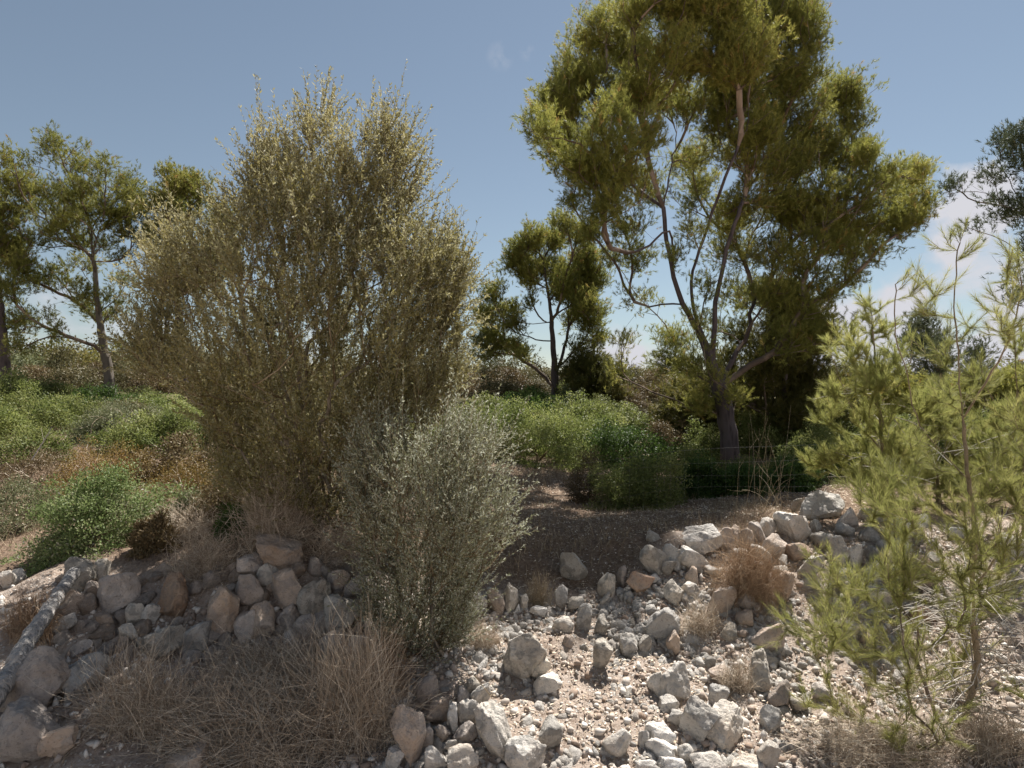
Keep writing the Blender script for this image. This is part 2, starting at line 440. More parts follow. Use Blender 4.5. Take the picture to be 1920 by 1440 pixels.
# far ground: dull olive scrubland
sx = N.new('ShaderNodeSeparateXYZ'); L.new(geo.outputs['Position'], sx.inputs[0])
mf = N.new('ShaderNodeMapRange'); mf.inputs['From Min'].default_value = 11; mf.inputs['From Max'].default_value = 18
L.new(sx.outputs[1], mf.inputs['Value'])
rF = ramp(N, [(.35, (.07, .07, .03)), (.6, (.15, .13, .07))]); L.new(n1.outputs[0], rF.inputs[0])
mx3 = N.new('ShaderNodeMix'); mx3.data_type = 'RGBA'
L.new(mf.outputs[0], mx3.inputs[0]); L.new(mx2.outputs[2], mx3.inputs[6]); L.new(rF.outputs[0], mx3.inputs[7])
hh = N.new('ShaderNodeMath'); hh.operation = 'MULTIPLY_ADD'; L.new(mu.outputs[0], hh.inputs[0]); hh.inputs[1].default_value = .6; L.new(n3.outputs[0], hh.inputs[2])
hh2 = N.new('ShaderNodeMath'); hh2.operation = 'MULTIPLY_ADD'; L.new(n2.outputs[0], hh2.inputs[0]); hh2.inputs[1].default_value = 1.2; L.new(hh.outputs[0], hh2.inputs[2])
b = N.new('ShaderNodeBump'); b.inputs['Strength'].default_value = .85; b.inputs['Distance'].default_value = .02
L.new(hh2.outputs[0], b.inputs['Height'])
p = N.new('ShaderNodeBsdfPrincipled'); p.inputs['Roughness'].default_value = .95; p.inputs['Specular IOR Level'].default_value = .08
L.new(mx3.outputs[2], p.inputs['Base Color']); L.new(b.outputs[0], p.inputs['Normal']); L.new(p.outputs[0], out.inputs[0])
tag(link('ground', me, m), None, None, kind='structure')

# ------------------------------------------------------------------ woody skeletons
def frame_of(D):
    up = np.where(np.abs(D[:, 2:3]) < .9, np.array([[0, 0, 1.0]]), np.array([[1.0, 0, 0]]))
    U = unit(np.cross(up, D)); W = np.cross(D, U)
    return U, W
class Skel:
    def __init__(s, cap=60000):
        s.P = np.zeros((cap, 3)); s.L = np.zeros(cap); s.D = np.zeros((cap, 3)); s.par = np.full(cap, -1); s.n = 0
        s.traced = np.zeros(cap, bool); s.tips = []
    def add(s, p, par, traced=False):
        i = s.n; s.n += 1
        s.P[i] = p; s.par[i] = par; s.traced[i] = traced
        if par >= 0:
            d = s.P[i] - s.P[par]; l = np.linalg.norm(d)
            s.L[i] = s.L[par] + l; s.D[i] = d / max(l, 1e-6)
            if s.par[par] < 0: s.D[par] = s.D[i]
        else: s.D[i] = (0, 0, 1)
        return i
    def chain(s, pts, par=-1, step=.25, jit=.0):
        pts = [np.asarray(p, float) for p in pts]
        if par < 0: par = s.add(pts[0], -1, True); pts0 = pts[0]
        else: pts0 = s.P[par]; pts = [pts0] + pts
        if par >= 0 and len(pts) and not np.allclose(pts[0], pts0): pts = [pts0] + pts
        n = len(pts)
        for k in range(n - 1):   # Catmull-Rom
            p0, p1, p2, p3 = pts[max(k - 1, 0)], pts[k], pts[k + 1], pts[min(k + 2, n - 1)]
            mseg = max(1, int(np.linalg.norm(p2 - p1) / step))
            for q in range(1, mseg + 1):
                t = q / mseg
                v = .5 * (2 * p1 + (p2 - p0) * t + (2 * p0 - 5 * p1 + 4 * p2 - p3) * t * t + (3 * p1 - p0 - 3 * p2 + p3) * t ** 3)
                par = s.add(v + rng.normal(0, jit, 3), par, True)
        return par
    def near(s, p):
        return int(np.argmin(((s.P[:s.n] - p) ** 2).sum(1)))
    def attach(s, T, wlen=.3, step=.25, upcost=.0, curve=.35, jit=.01, sag=0., lo=0):
        root = s.P[0]
        order = np.argsort(((T - root) ** 2).sum(1))
        for t in T[order]:
            Q = s.P[lo:s.n]
            d = np.sqrt(((Q - t) ** 2).sum(1))
            c = d + wlen * s.L[lo:s.n] + upcost * np.maximum(Q[:, 2] - t[2], 0)
            c = c - .25 * d * (((t - Q) / np.maximum(d, 1e-6)[:, None]) * s.D[lo:s.n]).sum(1)
            j = lo + int(np.argmin(c))
            p0 = s.P[j]; dd = np.linalg.norm(t - p0)
            ctrl = p0 + s.D[j] * dd * curve + (t - p0) * .2 - np.array([0, 0, sag * dd])
            mseg = max(1, int(dd / step)); par = j
            for q in range(1, mseg + 1):
                u = q / mseg
                v = (1 - u) ** 2 * p0 + 2 * u * (1 - u) * ctrl + u * u * t
                par = s.add(v + (rng.normal(0, jit, 3) if q < mseg else 0), par)
            s.tips.append(par)
    def radii(s, rtip, rroot, rmin=None):
        n = s.n
        kids = np.bincount(s.par[:n][s.par[:n] >= 0], minlength=n)
        leaves = (kids == 0).sum()
        p = max(1.2, math.log(max(leaves, 2)) / math.log(rroot / rtip))
        acc = np.zeros(n)
        for i in range(n - 1, -1, -1):
            if kids[i] == 0: acc[i] = rtip ** p
            if s.par[i] >= 0: acc[s.par[i]] += acc[i]
        r = acc ** (1 / p)
        s.R = r
        return r
    def geo(s, g, sel, ns=5, tint=None, flare=False):
        """tubes for the nodes in sel (edge from the parent to the node)"""
        n = s.n; P, R, par = s.P[:n], s.R, s.par[:n]
        mainkid = np.full(n, -1)
        for i in range(n):
            q = par[i]
            if q >= 0 and (mainkid[q] < 0 or R[i] > R[mainkid[q]]): mainkid[q] = i
        Dn = s.D[:n].copy()
        mk = mainkid >= 0
        Dn[mk] = unit(s.D[:n][mk] + s.D[:n][mainkid[mk]])
        U, W = frame_of(Dn)
        ang = np.arange(ns) * 2 * np.pi / ns
        E = np.nonzero(sel & (par >= 0))[0]
        if not len(E): return
        q = par[E]
        ismain = mainkid[q] == E
        r0 = np.where(ismain, R[q], np.minimum(R[E] * 1.25, R[q]))
        Us, Ws = frame_of(s.D[E])
        U0 = np.where(ismain[:, None], U[q], Us); W0 = np.where(ismain[:, None], W[q], Ws)
        c, sn = np.cos(ang)[None, :, None], np.sin(ang)[None, :, None]
        A = P[q][:, None] + r0[:, None, None] * (c * U0[:, None] + sn * W0[:, None])
        # keep the ring order of start and end from twisting
        U1, W1 = U[E], W[E]
        sign = np.sign((U1 * U0).sum(1)); sign[sign == 0] = 1
        U1 = U1 * sign[:, None]; W1 = W1 * sign[:, None]
        B = P[E][:, None] + R[E][:, None, None] * (c * U1[:, None] + sn * W1[:, None])
        Vv = np.concatenate([A, B], 1)
        m_ = len(E)
        k = np.arange(ns); k2 = (k + 1) % ns
        f = np.stack([k, k2, k2 + ns, k + ns], 1)[None] + (np.arange(m_) * 2 * ns)[:, None, None]
        tt = rng.random(m_) if tint is None else np.full(m_, tint)
        g.add(Vv.reshape(-1, 3), f.reshape(-1, 4), np.repeat(tt, 2 * ns))
def tubes(g, P0, P1, P2, r0, r1, nseg=4, ns=3, tint=None):
    """many quadratic-curve stems at once; P* (m,3)"""
    m_ = len(P0); t = np.linspace(0, 1, nseg + 1)[None, :, None]
    C = (1 - t) ** 2 * P0[:, None] + 2 * t * (1 - t) * P1[:, None] + t * t * P2[:, None]
    D = unit(P2 - P0)
    U, W = frame_of(D)
    ang = np.arange(ns) * 2 * np.pi / ns
    r = (np.broadcast_to(r0, (m_,))[:, None] * (1 - t[0, :, 0]) + np.broadcast_to(r1, (m_,))[:, None] * t[0, :, 0])
    ring = np.cos(ang)[None, :, None] * U[:, None] + np.sin(ang)[None, :, None] * W[:, None]
    Vv = C[:, :, None] + r[:, :, None, None] * ring[:, None]
    k = np.arange(ns); k2 = (k + 1) % ns
    f = np.stack([k, k2, k2 + ns, k + ns], 1)
    f = f[None, None] + (np.arange(nseg) * ns)[None, :, None, None] + (np.arange(m_) * (nseg + 1) * ns)[:, None, None, None]
    tt = rng.random(m_) if tint is None else np.broadcast_to(tint, (m_,))
    g.add(Vv.reshape(-1, 3), f.reshape(-1, 4), np.repeat(tt, (nseg + 1) * ns))
    return C
def rand_dirs(n): return unit(rng.normal(size=(n, 3)))
def needles(g, O, A, ls, K, length, width, th=(30, 65), tint=None):
    """K needles along each shoot starting at O in direction A, shoot length ls"""
    n = len(O)
    s_ = rng.random((n, K)) ** .8
    base = O[:, None] + A[:, None] * (s_ * ls)[..., None]
    R_ = rng.normal(size=(n, K, 3)); R_ = unit(R_ - (R_ * A[:, None]).sum(-1, keepdims=True) * A[:, None])
    th_ = np.radians(rng.uniform(*th, (n, K)))[..., None] * (1 - .45 * s_[..., None])
    d = A[:, None] * np.cos(th_) + R_ * np.sin(th_)
    tip = base + d * (length * rng.uniform(.75, 1.15, (n, K)))[..., None]
    side = unit(np.cross(d, rng.normal(size=(n, K, 3)))) * (width / 2)
    Vv = np.stack([base - side, base + side, tip], 2).reshape(-1, 3)
    f = np.arange(len(Vv)).reshape(-1, 3)
    tn = (rng.random(n) if tint is None else tint)[:, None] + rng.normal(0, .08, (n, K))
    g.add(Vv, f, np.repeat(np.clip(tn, 0, 1).ravel(), 3))
def leaves(g, O, D, length, width, tint, nrm=None, fold=.15):
    """diamond leaves from O along D"""
    n = len(O)
    length = np.broadcast_to(length, (n,))[:, None]; width = np.broadcast_to(width, (n,))[:, None]
    if nrm is None: nrm = rng.normal(size=(n, 3))
    side = unit(np.cross(D, nrm)); up = np.cross(side, D)
    mid = O + D * length * .5 + up * width * fold
    Vv = np.stack([O, mid + side * width / 2, O + D * length, mid - side * width / 2], 1).reshape(-1, 3)
    g.add(Vv, np.arange(4 * n).reshape(-1, 4), np.repeat(np.clip(tint, 0, 1), 4))

# ------------------------------------------------------------------ pines
def pine(name, label, cat, Y, trunk, limbs, blobs, mats, dens=1.0, depth=.8, rroot=.2, needle=.1, nw=.008, K=14, shoots=6, tip_gap=.42, seed=1,
         extra=0, group=None, rtip=.006, droop=0., dfun=None):
    """trunk/limbs: pixel traces (px, py[, depth offset]); blobs: (px, py, radius px[, density[, depth offset]])"""
    global rng
    rng = np.random.default_rng(seed)
    base = at(trunk[0][0], trunk[0][1], Y); base[2] = ground(base[0], base[1])[0] - .05
    def pt(q): return at(q[0], q[1], Y) + np.array([0, q[2] if len(q) > 2 else 0, 0])
    S = Skel()
    S.chain([base] + [pt(q) for q in trunk[1:]], step=.22, jit=.012)
    nst_ = S.n
    for l in limbs:
        p0 = pt(l[0]); j = S.near(p0)
        S.chain([S.P[j]] + [pt(q) for q in l[1:]], par=j, step=.22, jit=.015)
    ntr = S.n
    bl = []
    cx = np.mean([b[0] for b in blobs]); cy = np.mean([b[1] for b in blobs])
    Rm = max(max(abs(b[0] - cx) for b in blobs), 10) / F * Y
    for bq in blobs:
        c = at(bq[0], bq[1], Y); r = bq[2] / F * Y; dn = bq[3] if len(bq) > 3 else 1.0
        if dfun and bq[0] > 1380 and bq[1] > 300: dn *= .8
        h = abs(bq[0] - cx) / F * Y
        lim = math.sqrt(max(Rm * Rm - h * h, 0.0)) * depth + .1
        c[1] += bq[4] if len(bq) > 4 else rng.uniform(-1, 1) * lim
        if dfun: c = at(bq[0], bq[1], Y + rng.uniform(*dfun(bq[0], bq[1])) if len(bq) < 5 else Y + bq[4]); r = bq[2] / F * c[1]
        bl.append((c, r, dn))
    for k in range(extra):
        c, r, dn = bl[rng.integers(len(bl))]
        c = c.copy()
        if dfun:
            q_ = 960 + c[0] / c[1] * F, HZ - (c[2] - CZ) / c[1] * F
            c = at(*q_, Y + rng.uniform(*dfun(*q_)))
        else: c[1] = Y + (Y - c[1]) * rng.uniform(.3, 1.1) + rng.normal(0, .3)
        bl.append((c, r * .9, dn))
    T, TB = [], []
    for c, r, dn in bl:
        nt_ = max(3, int(dn * dens * 46 * (r / tip_gap / 1.6) ** 2))
        d = rand_dirs(nt_); d[:, 2] = d[:, 2] * .8 + .15
        rr = r * rng.random(nt_) ** .4
        rr = rr * (1 + .25 * rng.normal(size=nt_).clip(-1, 1.6))
        T.append(c + d * rr[:, None]); TB.append(np.repeat([c], nt_, 0))
    T = np.concatenate(T); TB = np.concatenate(TB)
    cents = np.array([c - np.array([0, 0, .25 * r]) for c, r, dn in bl])
    S.attach(cents, wlen=.35, step=.25, upcost=.35, curve=.3, jit=.02, sag=droop); S.tips = []
    S.attach(T, wlen=.25, step=.2, upcost=.25, curve=.3, jit=.012)
    R = S.radii(rtip, rroot)
    R[nst_:ntr] *= .72
    R[:ntr] *= 1 - .36 * np.clip((S.L[:ntr] - 1.5) / 3, 0, 1)
    # flare at the foot
    zz = S.P[:S.n, 2] - base[2]
    R[:ntr] *= 1 + .35 * np.exp(-np.maximum(zz[:ntr], 0) / .35)
    root = thing(name, base, label, cat, group)
    n = S.n
    sel_t = S.traced[:n]
    g1 = Geo(); S.geo(g1, sel_t, 9)
    link('trunk', g1.mesh('pine_trunk', base, True), mats[1], root)
    limbs_of(S, sel_t, R > rtip * 2.2, base, mats[2], root, 40)
    tips = np.array(S.tips)
    O0 = np.repeat(S.P[tips], shoots, 0); D0 = np.repeat(S.D[tips], shoots, 0)
    cen = O0 - np.repeat(S.P[np.maximum(S.par[tips], 0)], shoots, 0)
    nn = len(O0)
    O = O0 + rng.normal(0, max(needle * 1.1, .09), (nn, 3)) - D0 * needle * .6
    A = unit(D0 * .6 + rng.normal(0, .55, (nn, 3)) + np.array([0, 0, .55]))
    bt = np.repeat(rng.random(len(tips)), shoots)
    tint = .5 + .28 * vnoise(O0 * .9, seed) + .42 * (bt - .5) + rng.normal(0, .08, nn)
    # a few browned shoots
    tint = np.where(rng.random(nn) < .03, 1.0, tint * .9)
    g3 = Geo(); needles(g3, O, A, needle * 1.5, K, needle, nw, tint=np.clip(tint, 0, 1))
    link('crown', g3.mesh('pine_crown', base), mats[0], root)
    return root
def limbs_of(S, tr, thick, base, mat, root, cap):
    """every limb that leaves the trunk is a branch of its own; the slightest ones stay together as twigs"""
    n = S.n; comp = np.full(n, -1)
    for i in range(n):
        if tr[i]: continue
        q = S.par[i]; comp[i] = i if (q < 0 or tr[q]) else comp[q]
    ids, cnt = np.unique(comp[comp >= 0], return_counts=True)
    ids = ids[np.argsort(-cnt)]
    def build(name, sel):
        gg = Geo(); S.geo(gg, sel & thick, 5); S.geo(gg, sel & ~thick, 3)
        return link(name, gg.mesh('tree_' + name, base), mat, root)
    for c in ids[:cap]: build('branch', comp == c)
    if len(ids) > cap: build('twigs', np.isin(comp, ids[cap:]))['kind'] = 'stuff'
PB = (M['pine'], M['bark'], M['pine_twig'])

def big_depth(px_, py_):
    # some boughs put forward, others back, so crown shade falls behind the gap
    if px_ < 1300 and 190 < py_ < 410: return (-4.3, -3.0) if rng.random() < .45 else (.4, 2.8)
    if py_ < 190 and 1180 < px_ < 1420: return (-1.7, -.2)
    if py_ < 190: return (.5, 2.6)
    return (-.3, 2.8)
pine('big_pine_tree', 'tall broad pine with forked purple-grey trunk behind the wall, its top leaving the frame', 'pine tree', 13.5,
     [(1370,885),(1366,810),(1350,730),(1325,655),(1312,625)],
     [[(1312,625),(1280,570),(1262,520),(1250,450),(1245,390),(1262,310,.3),(1285,240,.8),(1310,150,1.8),(1320,60,2.6)],
      [(1325,655),(1304,590),(1296,530),(1312,470),(1335,400),(1350,330,-.6),(1390,240,-.4),(1420,140,.6),(1430,30,1.8)],
      [(1338,690),(1338,610),(1346,540),(1362,470),(1385,400),(1430,330,.8),(1480,260,1.4),(1520,170,1.6)],
      [(1350,730),(1395,660,.5),(1430,615,.8),(1445,560,1),(1500,500,1.6),(1560,430,2.0),(1640,390,1.8)],
      [(1250,450),(1215,455,-.4),(1180,425,-.7),(1150,370,-1.0),(1120,300,-1.2)],
      [(1245,390),(1200,330,.6),(1160,250,1),(1130,170,1.2),(1150,90,1.2)],
      [(1262,520),(1235,455,-.9),(1190,490,-1.4),(1150,510,-1.6)],
      [(1268,565),(1225,572,.3),(1190,595,.5),(1168,640,.6),(1160,700,.6)],
      [(1296,530),(1372,505,-1.0),(1440,470,-1.6),(1490,455,-2.0)]],
     [(1050,200,52),(1058,262,50),(1110,110,58),(1083,150,48),(1130,60,52),(1188,25,40),(1180,105,56),(1090,320,50),(1130,250,58),(1150,330,52),(1128,392,42),
      (1150,190,58),(1200,180,58),(1212,255,46),(1172,430,40,.8),(1195,490,34,.5),(1150,480,28,.5),(1212,360,42,.8),
      (1250,110,58),(1282,30,62),(1350,20,68),(1420,-10,68),(1490,20,58),(1340,-40,70),(1420,-50,66),(1500,50,44),(1260,-30,58),(1525,90,30),
      (1330,120,62),(1400,90,66),(1470,120,58),(1500,150,46),(1300,200,46),(1370,190,58),(1440,200,62),(1500,230,56),(1580,185,46),(1592,235,38),
      (1560,290,52),(1615,290,30),(1480,310,56),(1400,290,56),(1345,280,34,.6),(1300,300,30,.5),
      (1540,370,56),(1610,370,52),(1678,352,44),(1715,375,34),(1690,418,44),(1625,440,46),(1560,450,52),(1480,400,56),(1420,380,56),(1360,395,40,.8),
      (1500,490,54),(1560,540,46,.9),(1600,500,34,.8),(1450,480,44),(1500,570,54),(1540,620,50),(1480,640,50),(1440,550,34,.7),
      (1268,645,44,.6),(1245,690,40,.6),(1165,640,26,.5,.5),(1158,700,24,.5,.6),(1190,560,24,.5),(1300,690,36,.6),(1350,470,40,.5),(1300,430,34,.5),(1290,380,36,.5),
      (1215,570,22,.4),(1330,610,34,.4,1.5),(1400,560,40,.6,1.5),(1395,480,44,.7),
      (1335,705,26,.4,-.7),(1385,745,26,.5,-.6),(1312,760,32,.6,-.2),(1320,650,22,.4,-.6),(1295,600,26,.4,-.6),(1270,480,28,.6,-.7),(1330,540,30,.6,-.6),(1370,420,36,.8),(1310,350,36,.8),(1270,300,30,.7),(1720,330,30),(1730,400,26),(1660,330,36),(1650,400,40),(1580,430,44),(1630,480,34),(1010,215,26),(1015,250,26),(1040,290,30),(1075,380,26),(1110,435,24),(1250,190,46),(1290,120,46),(1380,130,50),(1450,60,50),(1420,250,46),(1350,240,40),(1530,270,40),(1520,420,46),(1590,320,40)],
     PB, dens=1.8, depth=.62, rroot=.185, needle=.085, nw=.0082, K=23, shoots=11, seed=11, extra=52, dfun=big_depth)

pine('background_pine_tree', 'dark dense low-branched pine filling the space just right of and behind the big purple-grey trunk', 'pine tree', 16.5,
     [(1470,835),(1468,760),(1475,680),(1480,600)], [],
     [(1500,700,52),(1450,700,56),(1540,700,42),(1500,770,56),(1410,740,54),(1440,790,52),(1540,770,42),(1360,740,42),(1375,790,40),(1550,640,40),(1470,640,52),(1500,590,46),(1430,650,36,.7),(1560,590,34,.7),(1400,690,40,.8),(1420,620,36,.7),(1390,560,34,.6),(1520,640,44),(1470,560,40,.8),(1350,680,30,.5),(1300,740,36,.8)],
     (M['pine_dark'], M['bark'], M['pine_twig']), dens=1.2, depth=.7, rroot=.13, needle=.12, nw=.016, K=15, shoots=11, seed=12, extra=10)

pine('small_pine_tree', 'small rounded pine with slim leaning trunk standing alone above the green mounds in the middle', 'pine tree', 24,
     [(1042,758),(1040,700),(1036,640),(1032,580),(1024,530),(1020,490)],
     [[(1043,700),(1058,660,.4),(1068,610,.6),(1070,550,.8)], [(1034,645),(1005,638,-.3),(970,628,-.6),(935,620,-.8)],
      [(1032,600),(1000,605,.5),(965,600,.7)], [(1026,545),(995,520,.3),(975,490,.5)], [(1044,690),(1085,650,-.4),(1110,610,-.6)]],
     [(1040,450,30),(1075,460,31),(1000,462,27),(975,478,25),(1060,490,36),(1098,492,31),(1020,492,31),(962,505,25),(1108,530,31),(1085,552,36),(1052,540,27),(990,522,24,.7),
      (925,560,25),(948,580,27),(910,592,22),(920,622,27),(958,612,25),(905,640,22),(938,650,27),(915,668,18),(968,655,20,.7),(982,672,16,.6),(1000,560,20,.5),(1100,610,26,.8),
      (1118,590,22,.8),(1090,650,26,.8),(1118,640,22,.8),(1070,600,22,.7),(1050,440,22),(1090,580,30)],
     PB, dens=1.6, depth=.8, rroot=.17, needle=.12, nw=.016, K=16, shoots=11, seed=13, extra=16, tip_gap=.5, rtip=.009)

pine('leaning_pine_tree', 'pale-barked leaning pine with high open crown at the far left of the field', 'pine tree', 21,
     [(210,745),(198,670),(188,610),(180,550),(178,490)],
     [[(178,490),(172,430),(165,370,.85),(150,320,.85)], [(180,520),(195,470,-.5),(215,420,-.6)], [(186,600),(160,545,.95),(135,520,.9),(110,490,1)],
      [(184,590),(160,570,-.5),(125,578,-.8),(95,605,-1)], [(178,490),(150,445,-.5),(110,420,-.8),(70,410,-1)]],
     [(120,298,34),(168,312,40),(90,330,35),(208,342,34),(62,352,35),(130,360,45),(190,382,40),(228,372,20),(42,392,36),(92,402,40),(150,420,40),(208,428,30),(22,420,30),(70,450,36),
      (110,480,30,.95),(220,478,22,1.0),(200,520,26,.85),(60,520,36,.95),(130,570,30,1.0),(220,580,24,.85),(80,560,36,.95),(40,612,30,1.0),(150,632,24,.85),(110,660,26,.85),(226,648,18,1.0),
      (30,350,30),(180,455,30,1.0),(250,395,20,.95),(10,470,28),(225,330,26),(240,370,24),(215,400,30),(235,440,22),(175,400,36),(130,450,34),(190,560,26,.8),(165,600,26,.7),(110,600,30,.8),(75,510,32,.9)],
     (M['pine'], M['bark_pale'], M['pine_twig']), depth=.7, rroot=.15, dens=.85, needle=.11, nw=.014, K=18, shoots=10, seed=14, extra=16, tip_gap=.5, rtip=.008)
pine('edge_pine_tree', 'dark straight-trunked pine cut by the left edge of the view', 'pine tree', 20.5,
     [(12,722),(6,650),(-2,560),(-8,460)], [[(-2,560),(20,520),(40,500)]],
     [(-5,330,36),(-40,380,56),(-10,440,40),(-30,490,46),(8,600,26,.7),(15,540,30,.7),(-50,560,40,.7),(-70,450,50)],
     (M['pine'], M['bark'], M['pine_twig']), depth=.7, rroot=.16, dens=.85, needle=.11, nw=.014, K=18, shoots=10, seed=15, tip_gap=.5, rtip=.008)
pine('hidden_pine_tree', 'yellow-green pine whose crown rises just left of and behind the wild olive', 'pine tree', 22,
     [(345,745),(342,680),(335,600),(330,520),(335,450)], [[(335,560),(300,500),(275,440),(268,400)]],
     [(320,338,30),(350,352,36),(380,372,31),(308,378,31),(400,400,30),(342,402,36),(300,428,26,.8),(262,382,20,.6),(270,412,18,.5),(258,446,20,.5),(330,460,31),(380,450,31),(420,420,25),
      (300,482,18,.5),(330,330,24),(370,500,36),(420,480,36)],
     (M['pine'], M['bark'], M['pine_twig']), depth=.8, rroot=.16, needle=.11, nw=.017, K=18, shoots=11, seed=16, tip_gap=.5, rtip=.008, extra=5)
pine('airy_pine_tree', 'airy grey-green pine with dark bare limbs reaching in from the right edge', 'pine tree', 17,
     [(2010,830),(2000,700),(1985,600),(1965,500),(1940,420),(1925,340)],
     [[(1965,500),(1935,430,-.3),(1895,405,-.5),(1850,398,-.6),(1815,378,-.7),(1785,365,-.7)], [(1985,600),(1950,540,.3),(1915,500,.5),(1890,470,.6)],
      [(1850,398),(1840,360,-.5),(1830,335,-.5)], [(1940,420),(1915,330,.4),(1895,280,.5)]],
     [(1902,290,30),(1890,262,20),(1918,248,26),(1880,328,20,.8),(1830,332,21,.8),(1798,348,20,.8),(1776,362,16,.8),(1890,402,40),(1925,380,36),(1900,470,26,.6),(1800,432,18,.7),
      (1892,530,26,.5),(1935,450,44),(1850,352,14,.6),(1940,300,40),(1950,560,40,.6),(1870,370,18,.4),(1980,380,60),(1970,250,40)],
     (M['pine_blue'], M['bark'], M['pine_twig']), depth=.5, rroot=.17, needle=.12, nw=.016, K=15, shoots=11, seed=17, tip_gap=.46)
pine('round_pine_tree', 'little round-headed grey-green pine with a thin pale trunk beyond the young pines on the right', 'pine tree', 16,
     [(1788,862),(1780,790),(1772,730),(1764,690)], [],
     [(1740,640,34),(1780,636,30),(1720,680,30),(1760,608,26),(1800,668,25),(1708,655,21),(1760,690,26),(1832,690,20),(1735,605,18)],
     (M['pine_blue'], M['bark_pale'], M['pine_twig']), depth=.8, rroot=.08, needle=.12, nw=.016, K=15, shoots=11, seed=18, tip_gap=.44)
for i, (nm, lab, Y, x, yb, bl, mt) in enumerate((
    ('bushy_pine_tree', 'bushy dark pine touching the right side of the small rounded pine', 23, 1110, 775, [(1105,690,36),(1085,725,34),(1130,730,34),(1110,760,32),(1150,700,28),(1070,690,24),(1155,745,26)], 'pine_dark'),
    ('bushy_pine_tree', 'low brown-green bushy pine in the gap left of the big purple-grey trunk', 17.5, 1290, 840, [(1270,760,40),(1310,765,40),(1245,790,30),(1290,800,38),(1335,780,36),(1280,735,26),(1330,740,26)], 'pine_dark'),
    ('bushy_pine_tree', 'yellowish bushy pine at mid distance right of the dense dark pine', 17, 1600, 850, [(1570,800,36),(1610,790,40),(1590,760,34),(1640,810,34),(1620,745,28),(1560,830,30)], 'pine'),
    ('bushy_pine_tree', 'olive-green bushy pine filling the gap left of the round-headed pine', 18, 1680, 850, [(1650,745,34),(1690,735,34),(1670,780,40),(1720,760,34),(1700,800,36),(1645,710,24)], 'pine'),
    ('bushy_pine_tree', 'broad bushy pine at mid distance near the right edge', 17.5, 1860, 850, [(1810,740,36),(1850,725,36),(1890,735,40),(1830,780,40),(1880,790,44),(1920,760,44),(1800,800,36),(1930,820,40)], 'pine'),
    ('bushy_pine_tree', 'dark green-brown bushy pine in the shade right of the dense dark pine', 19, 1545, 830, [(1545,790,30),(1560,745,30),(1580,700,28),(1530,820,30)], 'pine_dark'))):
    pine(nm, lab, 'pine tree', Y, [(x, yb), (x - 3, yb - 50), (x + 4, yb - 90)], [], bl, (M[mt], M['bark'], M['pine_twig']), depth=.8, rroot=.1, needle=.11, nw=.017,
         K=18, shoots=11, seed=30 + i, tip_gap=.48, extra=4, group='bushy pines at mid distance')

